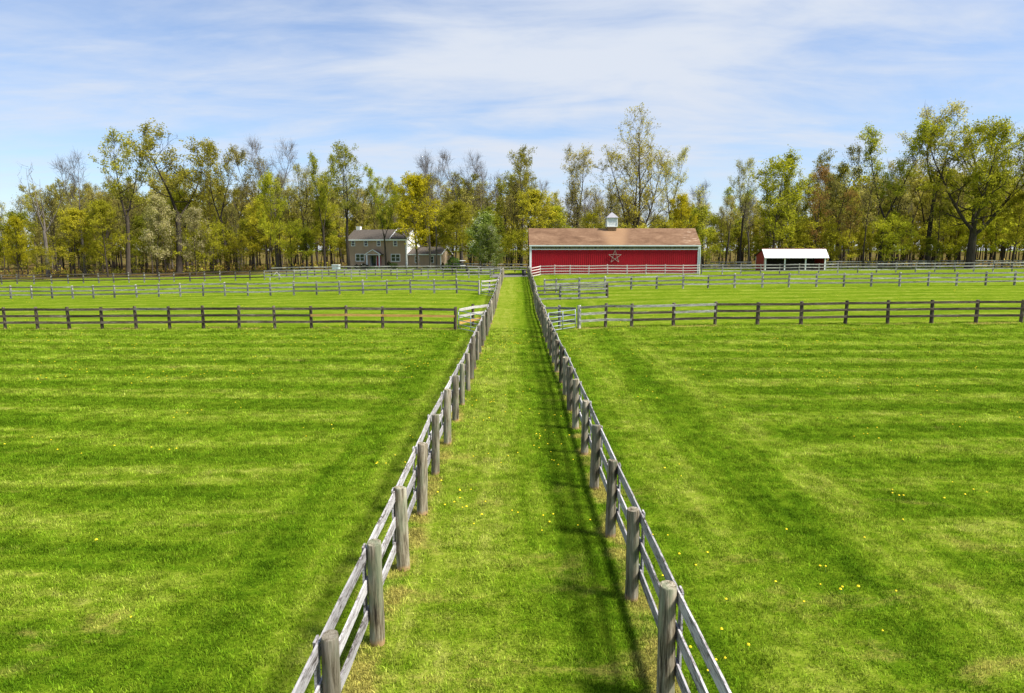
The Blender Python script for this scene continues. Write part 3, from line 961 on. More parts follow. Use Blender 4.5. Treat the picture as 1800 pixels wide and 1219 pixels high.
def fence(name, label, pts, h=1.5, prad=0.10, tops=(1.46, 1.0, 0.55), rw=0.165, rt=0.034, side=1, pm="grey_post", rm="grey_rail",
          batten=False, psides=8, skip=(), special=None, jit=0.03, group=None, pspecial=None):
    root = empty(name, (pts[0][0], pts[0][1], float(gz(*pts[0]))))
    tag(root, label, "fence", group)
    L0 = Matrix.Translation(-Vector(root.location))
    pv = variants("post", pm, prad, psides)
    P3 = []
    for i, (x, y) in enumerate(pts):
        x += rng.uniform(-jit, jit)
        y += rng.uniform(-jit, jit)
        P3.append((x, y, float(gz(x, y)), rng.uniform(-jit, jit) * 1.2))
    for i, (x, y, z, dj) in enumerate(P3):
        if ("post", i) in skip: continue
        mtx = Matrix.Translation((x, y, z)) @ Matrix.Rotation(rng.uniform(-.026, .026), 4, 'X') @ Matrix.Rotation(rng.uniform(-.026, .026), 4, 'Y') @ Matrix.Rotation(rng.uniform(0, 6.28), 4, 'Z') @ Matrix.Diagonal((rng.uniform(.88, 1.12), rng.uniform(.88, 1.12), h + dj + rng.uniform(-0.01, 0.075), 1))
        pvi = variants("post", pspecial[i], prad, psides) if pspecial and i in pspecial else pv
        link("post", rng.choice(pvi), root, L0 @ mtx)
    off = prad + rt / 2 + 0.004
    for i in range(len(P3) - 1):
        if ("bay", i) in skip: continue
        a, b_ = P3[i], P3[i + 1]
        d = Vector((b_[0] - a[0], b_[1] - a[1], 0)).normalized()
        nrm = Vector((-d.y, d.x, 0)) * side * off
        for k, tz in enumerate(tops):
            rmat = rm[k] if isinstance(rm, (tuple, list)) else rm
            if special and (i, k) in special: rmat = special[(i, k)]
            if rmat is None: continue
            p0 = Vector((a[0], a[1], a[2] + tz + a[3])) + nrm
            p1 = Vector((b_[0], b_[1], b_[2] + tz + b_[3])) + nrm
            X = p1 - p0
            L = X.length
            ex = X / L
            ey = Vector((-d.y, d.x, 0))
            ez = ex.cross(ey)
            p0 = p0 + ex * 0.004
            mt = Matrix((( *(ex * (L - 0.008)), 0), (*ey, 0), (*ez, 0), (*p0, 1))).transposed()
            if rng.random() < 0.5:
                mt = mt @ Matrix.Translation((1, 0, 0)) @ Matrix.Diagonal((-1, -1, 1, 1))
            me_ = rng.choice(variants("rail", rmat, rw, rt))
            link("rail", me_, root, L0 @ mt)
    if batten:
        bm_ = _cache.setdefault("batten", [MB().box((-0.012, -0.075, 0), (0.012, 0.075, 1)).mesh("batten", M[batten])])[0]
        for i, (x, y, z, dj) in enumerate(P3):
            j = min(i, len(P3) - 2)
            d = Vector((P3[j + 1][0] - P3[j][0], P3[j + 1][1] - P3[j][1], 0)).normalized()
            nrm = Vector((-d.y, d.x, 0)) * side
            q = Vector((x, y, z + 0.28)) + nrm * (prad + rt + 0.024)
            mt = Matrix((((*nrm, 0)), ((*d, 0)), (0, 0, 1, 0), (*q, 1))).transposed() @ Matrix.Diagonal((1, 1, tops[0] - 0.28 + 0.02 + dj, 1))
            link("batten", bm_, root, L0 @ mt)
    return root


# the two fences of the lane: round posts inside, boards outside
LX = 1.90


def drift(y):
    return 0.0062 * (y - 8.0)          # the lane bears a trifle to the right


left_y = [4.2, 6.65, 8.98, 11.25, 13.70, 16.27, 18.95, 21.6, 24.0]
while left_y[-1] < 103.5: left_y.append(left_y[-1] + 2.47)
right_y = [2.7, 5.2, 7.72, 10.2, 12.63, 15.25, 18.0, 20.6]
while right_y[-1] < 104: right_y.append(right_y[-1] + 2.47)
gate_bay = [i for i in range(len(left_y) - 1) if left_y[i] < 47.5 <= left_y[i + 1]][0]
fence("lane_fence", "weathered grey lane fence on round posts whose boards catch the sun",
      [(-LX + drift(y) + 0.03 * math.sin(y * .3), y) for y in left_y], 1.50, 0.100, side=1, pm="lane_post", rm="lane_rail", batten="lane_rail", psides=14, jit=0.028, rw=0.185, rt=0.026,
      skip={("bay", gate_bay + 0)})
fence("lane_fence", "weathered grey board fence on round posts that casts its shadow onto the lane",
      [(LX + drift(y) + 0.03 * math.sin(y * .27 + 1), y) for y in right_y], 1.50, 0.104, side=-1, pm="lane_post", rm="lane_rail", batten="lane_rail", psides=14, jit=0.028, rw=0.185, rt=0.026)


def row(pxs, D, Dend=None):
    out = []
    for px in pxs:
        d = D(px) if callable(D) else D
        out.append((x_at(px, d), d))
    return out


L1px = [-112, -52, 9, 66, 122, 180, 239, 299, 358, 420, 483, 547, 609, 673, 740, 800]
n1 = len(L1px) - 1
fence("paddock_fence", "dark brown three-board fence with four fresh orange middle boards, left of the lane", row(L1px, 47.2), 1.52, 0.105, side=-1,
      pm="dark_post", rm="dark_rail", special={(n1 - 1 - k, 1): "new_rail" for k in range(4)} | {(6, 0): "grey_rail"}, psides=10)
R1px = [1018, 1064, 1110, 1183, 1257, 1332, 1407, 1485, 1560, 1637, 1716, 1795, 1875, 1955]
fence("paddock_fence", "three-board fence right of the lane, grey boards by the gate turning dark brown", row(R1px, 47.4), 1.58, 0.115, side=-1, pm="dark_post", rm="dark_rail", tops=(1.54, 1.08, 0.60),
      special={(0, k): "grey_rail" for k in range(3)} | {(1, 0): "grey_rail", (1, 2): "grey_rail", (2, 0): "grey_rail", (3, 0): "grey_rail", (3, 1): "grey_rail"}, psides=10, pspecial={0: "grey_post"})
L2px = [-90, -53, -17, 19.5, 56.5, 92, 128, 165, 202, 240.5, 279.5, 317.5, 357, 396, 436, 476, 517, 557, 597, 638, 680.5, 722, 763.5, 803, 842]
fence("pasture_fence", "grey three-board fence across the middle of the left pasture, behind the dark fence", row(L2px, lambda p: 74.5 + (842 - p) / 842 * 8.5), 1.52, 0.105, side=-1, psides=8)
R2px = [957, 978, 1018, 1063, 1109, 1154, 1200, 1244.5, 1291.5, 1340, 1386.5, 1435, 1483, 1531.5, 1580.5, 1631, 1681, 1732, 1783, 1834, 1884]
fence("pasture_fence", "grey three-board fence across the right pasture between the barn and the dark fence", row(R2px, 76.0), 1.50, 0.11, side=-1, psides=8)
L3px = [-80, -53, -26, 3, 30, 60, 91, 120, 147, 174, 200, 227, 254, 280.5, 306, 334, 360, 387.5, 414.5, 440, 465, 490.5, 516.5, 540.5, 566, 592, 618, 644.5, 671, 698, 726, 752.5, 779, 802, 824, 842, 862, 880]
fence("far_fence", "grey board fence below the left woods and the house lawn", row(L3px, 105.0), 1.45, 0.10, side=-1, psides=6,
      special={(i, k): "dark_rail" for i in range(0, 20) for k in range(3)})
L4px = [478, 504, 528, 553, 578, 606, 633, 660, 687.5, 715, 741, 767, 795, 822, 846, 868]
fence("lawn_fence", "brown board fence just behind the grey one in front of the house lawn", row(L4px, 112.5), 1.40, 0.09, side=-1, psides=6, pm="dark_post", rm="grey_rail")
fence("yard_fence", "low brown board fence crossing behind the black bin and the gravel", row([796, 820, 845, 872, 884, 905, 927], 119.5), 1.40, 0.10, side=-1, psides=6, pm="dark_post", rm="grey_rail")
BFpx = [949, 975, 1002, 1035, 1068, 1102, 1135, 1169, 1201, 1229]
bf = [(2.2 + drift(101), 101.0)] + row(BFpx, 105.4)
fence("barn_fence", "pale four-board fence standing against the front of the red barn", bf, 1.52, 0.085, side=-1, psides=6, pm="barn_rail", rm="barn_rail", tops=(1.48, 1.08, 0.68, 0.28), rw=0.13)
R3px = [1233, 1269.5, 1302, 1336.5, 1370, 1404.5, 1439, 1472.5, 1507, 1541, 1575, 1609, 1643, 1678, 1711, 1745, 1779, 1813, 1847]
fence("pasture_fence", "grey board fence running in front of the white-roofed shed", row(R3px, 106.5), 1.48, 0.10, side=-1, psides=6)
R4px = [1236, 1264, 1292, 1320]
fence("far_fence", "short far fence between the barn and the white-roofed shed", row(R4px, 133.0), 1.35, 0.09, side=-1, psides=6)
R5px = [1452, 1478, 1502, 1527, 1552, 1577, 1602, 1627, 1652, 1677, 1702, 1727, 1752, 1777, 1802, 1827]
fence("far_fence", "thin grey fence along the edge of the woods right of the shed", row(R5px, 131.0), 1.40, 0.085, side=-1, psides=6)

# fence ends that turn in to the lane beside the gates
fence("fence_end", "short pale fence angled behind the tube gate, its lowest board fresh tan", [(x_at(800, 47.2) + 0.16, 47.35), (x_at(831, 49.6), 49.6), (-1.98 + drift(51), 51.6)], 1.52, 0.11, side=-1, psides=10, pm="dark_post",
      rm=("pale_rail", "pale_rail", "new_rail"), rw=0.19, skip={("post", 0)})
fence("fence_end", "short grey fence behind the right tube gate", [(2.05 + drift(48), 48.6), (x_at(984, 48.4), 48.4), (x_at(1018, 47.4) - 0.16, 47.8)], 1.50, 0.10, side=-1, psides=10, pm="grey_post", rm="grey_rail", skip={("post", 2)})
fence("fence_end", "short pale fence behind the far left tube gate", [(x_at(842, 74.5) + 0.15, 74.7), (x_at(861, 76.5), 76.5), (-2.0 + drift(78), 78.2)], 1.50, 0.10, side=-1, psides=8, pm="dark_post", rm="pale_rail", rw=0.17, skip={("post", 0)})
fence("pen_fence", "four-board grey pen fence between the lane and a thick dark end post", [(2.1 + drift(70), 69.6), (x_at(984, 69.2), 69.2), (x_at(1018, 69), 69.0), (x_at(1067.5, 69), 69.0)], 1.55, 0.13, side=-1, psides=8,
      tops=(1.50, 1.05, 0.66, 0.22), pm="grey_post", pspecial={3: "dark_post"}, rm="grey_rail")


def tube_gate(label, a, b_, h=1.32, n=5):
    a, b_ = Vector((a[0], a[1], float(gz(*a)) + 0.12)), Vector((b_[0], b_[1], float(gz(*b_)) + 0.12))
    root = empty("tube_gate", a)
    tag(root, label, "gate", "galvanised tube gates beside the lane")
    d = b_ - a
    L = d.length
    X = d / L
    Yv = Vector((-X.y, X.x, 0)).normalized()
    mt = Matrix(((*X, 0), (*Yv, 0), (*X.cross(Yv), 0), (0, 0, 0, 1))).transposed()
    zs = [0.0, 0.26, 0.54, 0.86, 1.20][:n]
    for z in zs:
        o = MB().tube([(0.02, 0, z), (L - 0.02, 0, z)], [0.026, 0.026], 8).build("tube_rail", M["galv"], root, True)
        o.matrix_basis = mt
    for x in (0.0, L * 0.5, L):
        o = MB().tube([(x, 0.055 if 0 < x < L else 0, -0.03), (x, 0.055 if 0 < x < L else 0, 1.23)], [0.026, 0.026], 8).build("upright", M["galv"], root, True)
        o.matrix_basis = mt
    o = MB().box((-0.16, -0.02, 0.2), (-0.03, 0.02, 0.24)).box((-0.16, -0.02, 0.98), (-0.03, 0.02, 1.02)).build("hinge", M["galv"], root)
    o.matrix_basis = mt
    return root


tube_gate("galvanised tube gate hung on the last dark post of the left fence", (x_at(800, 47.2) + 0.26, 46.95), (-2.18 + drift(44), 44.2))
tube_gate("galvanised tube gate hung on a grey post right of the lane", (x_at(1018, 47.4) - 0.28, 47.3), (2.22 + drift(45), 45.3))
tube_gate("small far tube gate at the end of the grey left pasture fence", (x_at(842, 74.5) + 0.26, 74.2), (-2.15 + drift(72), 72.0))

# ------------------------------------------------------------------ small things round the yard
def bin_():
    x, y = x_at(921, 106.0), 106.0
    z = float(gz(x, y)) + 0.035
    root = empty("trash_bin", (x, y, z))
    tag(root, "black plastic bin on the gravel beside the barn corner", "bin")
    m = MB().tube([(0, 0, 0), (0, 0, 0.05), (0, 0, 0.88)], [0.26, 0.28, 0.36], 14)
    m.build("tub", M["black"], root, True)
    k = MB()
    k.tube([(0.39 * math.cos(a), 0.39 * math.sin(a), 0.90) for a in np.linspace(0, 6.2832, 15)], [0.028] * 15, 6)
    k.build("rim", M["black"], root, True)
    MB().tube([(0, 0, 0.885), (0, 0, 0.91)], [0.35, 0.33], 14).build("lid", M["black"], root, True)


bin_()


def utility_box():
    x, y = x_at(591, 124.0), 124.0
    z = float(gz(x, y))
    root = empty("utility_box", (x, y, z), R(-8))
    tag(root, "pale blue-grey box with a white lid left of the house", "box")
    MB().box((-0.62, -0.45, 0), (0.62, 0.45, 0.88)).build("case", M["box_blue"], root)
    MB().box((-0.66, -0.49, 0.883), (0.66, 0.49, 1.0)).build("lid", M["white"], root)
    for i in range(3):
        MB().box((-0.5 + i * 0.36, -0.475, 0.12), (-0.22 + i * 0.36, -0.452, 0.78)).build("panel", M["box_blue"], root)


utility_box()


def leaning_poles():
    x, y = x_at(487, 103.5), 103.5
    z = float(gz(x, y))
    root = empty("jump_standard", (x, y, z))
    tag(root, "white poles leaning in an A shape against the far left fence", "poles")
    for a, b_ in (((-0.8, 0, 0.35), (-0.05, 0, 1.25)), ((0.75, 0.05, 0.3), (0.0, 0.05, 1.28)), ((-0.45, 0.3, 0.0), (0.55, -0.12, 0.95))):
        MB().tube([a, b_], [0.03, 0.03], 7).build("pole", M["dull_white"], root, True)
    MB().box((-1.10, -0.05, 0), (-1.0, 0.05, 0.45)).build("foot", M["dull_white"], root)


leaning_poles()


def cart():
    x, y = x_at(811, 127.5), 127.5
    z = float(gz(x, y))
    root = empty("utility_cart", (x, y, z), R(25))
    tag(root, "small white cart parked half behind the round bush", "cart")
    MB().box((-0.55, -0.95, 0.32), (0.55, 0.95, 0.62)).build("body", M["white"], root)
    MB().box((-0.5, -0.1, 0.623), (0.5, 0.45, 0.95)).build("seat", M["black"], root)
    MB().box((-0.55, -0.7, 1.42), (0.55, 0.7, 1.5)).build("roof", M["white"], root)
    for sx in (-0.5, 0.5):
        for sy in (-0.62, 0.62):
            MB().tube([(sx, sy, 0.62), (sx, sy * 0.9, 1.42)], [0.025, 0.025], 6).build("roof_post", M["black"], root)
            MB().tube([(sx * 1.04 - 0.08, sy, 0.23), (sx * 1.04 + 0.08, sy, 0.23)], [0.23, 0.23], 12).build("wheel", M["black"], root)


cart()


# ------------------------------------------------------------------ trees
class Tree:
    def __init__(s, seed):
        s.r = np.random.default_rng(seed)
        s.tv, s.tf, s.wv, s.wf = [], [], [], []
        s.leaf = []
        s.nt = s.nw = 0

    def tube(s, pts, rads, k, trunk):
        n = len(pts)
        t = np.gradient(pts, axis=0)
        t /= np.linalg.norm(t, axis=1, keepdims=True) + 1e-9
        ref = np.where(np.abs(t[:, 2:3]) < 0.9, np.array([[0, 0, 1.0]]), np.array([[1.0, 0, 0]]))
        u = np.cross(t, ref)
        u /= np.linalg.norm(u, axis=1, keepdims=True) + 1e-9
        q = np.cross(t, u)
        a = np.arange(k) * 2 * np.pi / k
        v = pts[:, None, :] + rads[:, None, None] * (u[:, None, :] * np.cos(a)[None, :, None] + q[:, None, :] * np.sin(a)[None, :, None])
        i, j = np.meshgrid(np.arange(n - 1), np.arange(k), indexing='ij')
        f = np.stack([i * k + j, i * k + (j + 1) % k, (i + 1) * k + (j + 1) % k, (i + 1) * k + j], -1).reshape(-1, 4)
        if trunk:
            s.tv.append(v.reshape(-1, 3)); s.tf.append(f + s.nt); s.nt += n * k
        else:
            s.wv.append(v.reshape(-1, 3)); s.wf.append(f + s.nw); s.nw += n * k

    def path(s, p, d, L, n, wob, trop):
        pts = [p]
        for _ in range(n):
            d = d + s.r.normal(0, wob, 3)
            d[2] += trop
            d = d / np.linalg.norm(d)
            pts.append(pts[-1] + d * L / n)
        return np.array(pts)


def grow(seed, H=22, cb=0.35, rad=6.0, prof="oval", limbs=16, sub=6, twig=5, leaves=10, lsize=0.34, up=0.10, trunk_r=0.30, leaders=1, fork=0.4, lean=0.0, bare=0.0, ang=(65, 30), spread=0.27, twiglen=1.0, wig=1.0, tip_only=0.35, lead=None):
    T = Tree(seed)
    r = T.r
    def pr(t):
        if prof == "oval": return max(0.25, math.sqrt(max(0.0, 1 - (2 * t - 0.85) ** 2 / 1.35)))
        if prof == "tall": return 0.45 + 0.55 * math.sin(math.pi * min(1, t * 0.9 + 0.12))
        if prof == "cone": return max(0.12, 1.05 - t)
        if prof == "top": return 0.35 + 0.75 * math.sin(math.pi * min(1.0, t * 0.72 + 0.2))
        if prof == "round": return 0.35 + 0.75 * math.sqrt(max(0.0, 1 - (1.75 * t - 0.72) ** 2))
        if prof == "egg": return max(0.22, math.sqrt(max(0.0, 1 - ((t - 0.22) / 0.82) ** 2)))
        if prof == "hero": return max(0.2, 1.0 - 0.75 * abs(t - 0.22) ** 0.9)
        if prof == "flat": return 0.7 + 0.4 * math.sin(math.pi * t)
        return 1.0
    def dirv(az, pol):
        return np.array([math.cos(az) * math.sin(pol), math.sin(az) * math.sin(pol), math.cos(pol)])
    stems = []
    z0 = np.array([0, 0, -0.4])
    if leaders == 1:
        pts = T.path(z0, np.array([lean, 0, 1.0]), H * 0.97, 10, 0.035 * wig, 0.05)
        rr = trunk_r * (1 - np.linspace(0, 1, 11) ** 0.85 * 0.93)
        rr[0] *= 1.35
        T.tube(pts, rr, 8, True)
        stems.append((pts, rr, cb))
    else:
        fh = H * fork
        pts = T.path(z0, np.array([lean, 0, 1.0]), fh, 5, 0.03 * wig, 0.05)
        rr = trunk_r * np.linspace(1.25, 0.85, 6)
        rr[0] *= 1.2
        T.tube(pts, rr, 10, True)
        a0 = r.uniform(0, 6.28)
        for k in range(leaders):
            pol = R(r.uniform(10, 20)) if k == 0 else R(r.uniform(ang[1] * .7, ang[1] * 1.4))
            L = (H - fh) * r.uniform(0.82, 1.03) * (1.0 if k == 0 else 0.95)
            laz = a0 + k * 6.283 / leaders + r.uniform(-.3, .3)
            if lead: laz, pol, L = lead[k][0], R(lead[k][1]), (H - fh) * lead[k][2]
            p2 = T.path(pts[-1] - np.array([0, 0, r.uniform(0, fh * 0.18)]), dirv(laz, pol), L, 8, 0.06 * wig, 0.075)
            r2 = trunk_r * (0.62 if k == 0 else 0.5) * (1 - np.linspace(0, 1, 9) * 0.92)
            T.tube(p2, r2, 7, True)
            stems.append((p2, r2, max(0.12, cb - fork)))
    nl = max(3, limbs // len(stems))
    az = r.uniform(0, 6.28)
    for pts, rr, c in stems:
        n = len(pts) - 1
        for k in range(nl):
            t = (k + r.uniform(0.1, 0.9)) / nl
            h = c + (1 - c) * (t ** 0.9) * 0.985
            fi = h * n
            i = min(int(fi), n - 1)
            p = pts[i] * (1 - (fi - i)) + pts[i + 1] * (fi - i)
            pra = rr[i] * (1 - (fi - i)) + rr[i + 1] * (fi - i)
            az += 2.4 + r.uniform(-.5, .5)
            pol = R(ang[0] + (ang[1] - ang[0]) * t + r.uniform(-12, 12))
            L = rad * pr(t) * r.uniform(0.65, 1.12) * (1.0 if leaders == 1 else 0.72)
            isbare = r.random() < bare
            lp = T.path(p, dirv(az, pol), L, 6, 0.12 * wig, up)
            lr = max(0.03, min(pra * 0.62, 0.030 * L + 0.02)) * (1 - np.linspace(0, 1, 7) * 0.85)
            T.tube(lp, lr, 5, True)
            for j in range(sub):
                tt = 0.28 + 0.72 * (j + r.uniform(0.2, 0.8)) / sub
                q = tt * 6
                i2 = min(int(q), 5)
                b = lp[i2] * (1 - (q - i2)) + lp[i2 + 1] * (q - i2)
                d = lp[i2 + 1] - lp[i2]
                d /= np.linalg.norm(d)
                d = d + r.normal(0, 0.62, 3)
                d[2] += 0.18
                d /= np.linalg.norm(d)
                L2 = L * r.uniform(0.28, 0.5) * (1.15 - 0.4 * tt) + 0.5
                sp = T.path(b, d, L2, 4, 0.16 * wig, up * 0.8)
                T.tube(sp, max(0.024, lr[i2] * 0.55) * (1 - np.linspace(0, 1, 5) * 0.8), 4, False)
                for m in range(twig):
                    t3 = r.uniform(0.25, 1.0) * 4
                    i3 = min(int(t3), 3)
                    b3 = sp[i3] * (1 - (t3 - i3)) + sp[i3 + 1] * (t3 - i3)
                    d3 = (sp[i3 + 1] - sp[i3])
                    d3 = d3 / np.linalg.norm(d3) + r.normal(0, 0.6, 3)
                    d3[2] += 0.2
                    d3 /= np.linalg.norm(d3)
                    tp = T.path(b3, d3, twiglen * r.uniform(0.6, 1.3), 2, 0.2, 0.1)
                    T.tube(tp, np.array([0.014, 0.010, 0.006]), 3, False)
                    if not isbare and leaves > 0:
                        nlv = r.poisson(leaves)
                        if nlv:
                            s_ = r.uniform(tip_only, 1.1, nlv)[:, None]
                            T.leaf.append(tp[0] * (1 - s_) + tp[2] * s_ + r.normal(0, spread, (nlv, 3)) * np.array([1, 1, 0.75]))
    # trunk flare roots are covered by grass; finish arrays
    T.tv = np.concatenate(T.tv); T.tf = np.concatenate(T.tf)
    T.wv = np.concatenate(T.wv); T.wf = np.concatenate(T.wf)
    T.lc = np.concatenate(T.leaf) if T.leaf else np.zeros((0, 3))
    T.lsize = lsize
    T.H = H
    T.top = max(T.wv[:, 2].max(), T.tv[:, 2].max())
    return T


def leaf_quads(c, size, r, flat=0.0):
    n = len(c)
    nrm = r.normal(0, 1, (n, 3))
    nrm[:, 2] += flat
    nrm /= np.linalg.norm(nrm, axis=1, keepdims=True)
    a = r.normal(0, 1, (n, 3))
    u = np.cross(nrm, a)
    u /= np.linalg.norm(u, axis=1, keepdims=True) + 1e-9
    v = np.cross(nrm, u)
    s = size * r.uniform(0.55, 1.3, (n, 1))
    P = np.stack([c - u * s * 0.5, c + v * s * 0.30, c + u * s * 0.5, c - v * s * 0.30], 1)
    return P.reshape(-1, 3), np.arange(4 * n).reshape(-1, 4)


def np_mesh(name, v, f, mats, mi=None, rnd=None, smooth=False):
    me_ = bpy.data.meshes.new(name)
    v = np.ascontiguousarray(v, dtype=np.float32)
    f = np.ascontiguousarray(f, dtype=np.int32)
    me_.vertices.add(len(v))
    me_.vertices.foreach_set("co", v.ravel())
    me_.loops.add(f.size)
    me_.loops.foreach_set("vertex_index", f.ravel())
    me_.polygons.add(len(f))
    k = f.shape[1]
    me_.polygons.foreach_set("loop_start", np.arange(len(f), dtype=np.int32) * k)
    me_.polygons.foreach_set("loop_total", np.full(len(f), k, np.int32))
    for m in mats: me_.materials.append(m)
    if mi is not None: me_.polygons.foreach_set("material_index", mi.astype(np.int32))
    if smooth: me_.polygons.foreach_set("use_smooth", np.ones(len(f), bool))
    me_.update(calc_edges=True)
    if rnd is not None:
        at = me_.attributes.new("rnd", 'FLOAT', 'FACE')
        at.data.foreach_set("value", rnd.astype(np.float32))
    return me_


def tree_meshes(T, leafmat, bark, flat=0.3):
    tm = np_mesh("trunk", T.tv, T.tf, [bark], smooth=True)
    lv, lf = leaf_quads(T.lc, T.lsize, T.r, flat)
    v = np.concatenate([T.wv, lv])
    f = np.concatenate([T.wf, lf + len(T.wv)])
    mi = np.concatenate([np.zeros(len(T.wf)), np.ones(len(lf))])
    # leaf colour follows neighbourhoods: sprays of one shade rather than even speckle
    cell = np.floor(T.lc / 1.6).astype(int) if len(T.lc) else np.zeros((0, 3), int)
    hsh = ((cell[:, 0] * 73856093) ^ (cell[:, 1] * 19349663) ^ (cell[:, 2] * 83492791)) % 997 / 997.0
    rn = np.clip(0.45 * hsh + 0.55 * T.r.random(len(lf)), 0, 1)
    rnd = np.concatenate([np.zeros(len(T.wf)), rn])
    cm = np_mesh("crown", v, f, [bark, leafmat], mi, rnd)
    return tm, cm


KIND = {}


def kind(name, leafmat, bark="bark", flat=0.3, n=1, **kw):
    KIND[name] = []
    for i in range(n):
        T = grow(hash_seed(name) + i * 17, **kw)
        KIND[name].append((T, *tree_meshes(T, M[leafmat], M[bark], flat)))


def hash_seed(s):
    return sum(ord(c) * (i + 3) for i, c in enumerate(s)) % 9973


kind("oak", "oak", n=4, H=25, cb=0.36, rad=6.2, prof="round", limbs=22, sub=6, twig=5, leaves=12, lsize=0.30, trunk_r=0.34, leaders=2, fork=0.45, bare=0.08, ang=(72, 26), wig=1.25)
kind("tan_oak", "tan_bud", n=3, H=25, cb=0.38, rad=5.2, prof="round", limbs=20, sub=6, twig=5, leaves=9, lsize=0.25, trunk_r=0.30, leaders=2, fork=0.5, bare=0.10, ang=(64, 24), wig=1.25)
kind("bare", "tan_bud", bark="bark_pale", n=3, H=25, cb=0.40, rad=4.8, prof="round", limbs=20, sub=8, twig=7, leaves=0, trunk_r=0.26, leaders=2, fork=0.5, ang=(54, 20), twiglen=1.4, wig=1.2)
kind("maple", "yellow_green", n=4, H=17, cb=0.27, rad=4.9, prof="oval", limbs=22, sub=6, twig=5, leaves=17, lsize=0.29, trunk_r=0.22, ang=(76, 34), flat=0.8, wig=1.2)
kind("under", "yellow_green", n=3, H=8.5, cb=0.36, rad=3.6, prof="flat", limbs=14, sub=5, twig=5, leaves=16, lsize=0.26, trunk_r=0.11, ang=(84, 45), flat=1.2, up=0.03)
kind("fresh", "fresh", n=3, H=11, cb=0.30, rad=3.3, prof="oval", limbs=16, sub=5, twig=5, leaves=15, lsize=0.27, trunk_r=0.12, ang=(76, 35), flat=0.8)
kind("orange", "orange", n=2, H=20, cb=0.32, rad=4.6, prof="oval", limbs=20, sub=6, twig=5, leaves=8, lsize=0.25, trunk_r=0.24, ang=(62, 28), bare=0.12, wig=1.2)
kind("poplar", "fresh", n=2, H=28, cb=0.28, rad=4.2, prof="tall", limbs=28, sub=6, twig=5, leaves=10, lsize=0.28, trunk_r=0.30, ang=(52, 22), leaders=2, fork=0.35, bare=0.05)
kind("gold", "gold", n=2, H=19, cb=0.20, rad=5.6, prof="oval", limbs=26, sub=7, twig=6, leaves=12, lsize=0.32, trunk_r=0.28, ang=(72, 35), flat=0.8)
kind("cream", "cream", n=2, H=15, cb=0.16, rad=4.6, prof="oval", limbs=22, sub=6, twig=6, leaves=10, lsize=0.30, trunk_r=0.18, ang=(70, 35), flat=0.6)
kind("pear", "pear", n=2, H=10.5, cb=0.14, rad=2.9, prof="egg", limbs=30, sub=7, twig=5, leaves=16, lsize=0.26, trunk_r=0.13, ang=(72, 28), up=0.08, flat=0.3)
kind("pole", "tan_bud", n=3, H=15, cb=0.42, rad=2.1, prof="oval", limbs=14, sub=4, twig=4, leaves=4, lsize=0.26, trunk_r=0.17, ang=(50, 24))
kind("barn_oak", "warm_oak", n=1, H=31, cb=0.26, rad=9.6, prof="round", limbs=64, sub=8, twig=6, leaves=6, lsize=0.27, trunk_r=0.58, leaders=4, fork=0.20, lead=((0, 2, 1.05), (0.15, 30, 0.74), (3.2, 26, 0.76), (1.7, 18, 0.86)), ang=(60, 26), bare=0.05, up=0.08, wig=1.25)
kind("big_oak", "yellow_green", n=1, H=30, cb=0.32, rad=10.5, prof="round", limbs=60, sub=9, twig=6, leaves=13, lsize=0.34, trunk_r=0.75, leaders=4, fork=0.28, ang=(72, 34), bare=0.04, flat=0.6)
kind("snag", "tan_bud", bark="bark_pale", n=1, H=21, cb=0.45, rad=5.0, prof="top", limbs=8, sub=3, twig=2, leaves=0, trunk_r=0.30, leaders=4, fork=0.42, ang=(50, 32), twiglen=1.0)

TREE_NAME = dict(oak="oak_tree", tan_oak="oak_tree", bare="bare_tree", maple="maple_tree", under="understory_tree", fresh="young_tree", orange="budding_tree", poplar="tall_tree", gold="golden_tree",
                 cream="blossom_tree", pear="pear_tree", pole="slender_tree", barn_oak="oak_tree", big_oak="oak_tree", snag="dead_tree")


def put_tree(k, x, y, top_z=None, height=None, label="", group=None, rz=None, wide=1.0, vi=None, sink=0.0):
    vs_ = KIND[k]
    T, tm, cm = vs_[(vi if vi is not None else rng.randrange(len(vs_))) % len(vs_)]
    z = float(gz(x, y))
    Hh = height if height is not None else top_z - z
    s = Hh / T.top
    o = empty(TREE_NAME[k], (x, y, z - sink), rng.uniform(0, 6.28) if rz is None else rz)
    o.scale = (s * wide, s * wide, s)
    tag(o, label, "tree", group)
    link("trunk", tm, o)
    link("crown", cm, o)
    return o


def tree_px(k, px, top, D, label, wide=1.0, rz=None, vi=None, group=None):
    x = x_at(px, D)
    return put_tree(k, x, D, top_z=z_at(top, D), label=label, wide=wide, rz=rz, vi=vi, group=group)


# trees one can pick out of the wood's edge
tree_px("gold", 33, 378, 121, "golden leafed tree at the far left edge before the woods", 0.85)
tree_px("under", 76, 432, 117, "low bright green spreading tree beside the golden tree at the left", 1.25)
tree_px("snag", 85, 284, 131, "dead bare forked tree rising above the left woods", 1.0, vi=0)
tree_px("bare", 150, 255, 134, "bare grey tree between the dead forked tree and a tall oak", 0.9)
tree_px("oak", 226, 229, 132, "tall olive leafed oak, first tall crown from the left", 1.0, vi=0)
tree_px("oak", 315, 218, 134, "broad olive oak with a bare tip, widest crown over the left woods", 1.3, vi=1)
tree_px("cream", 278, 338, 124, "cream blossomed tree in front of the broad left oak", 1.0, vi=0)
tree_px("cream", 345, 362, 125, "pinkish cream blossomed tree with slanting branches at the wood edge", 0.9, vi=1)
tree_px("maple", 190, 350, 127, "yellow-green bushy tree below the first tall oak", 1.0, vi=0)
tree_px("oak", 402, 245, 138, "olive oak between the broad oak and a bare topped tree", 0.8, vi=2)
tree_px("tan_oak", 445, 256, 138, "thin leafed tan oak left of the bare topped tree", 0.8, vi=0)
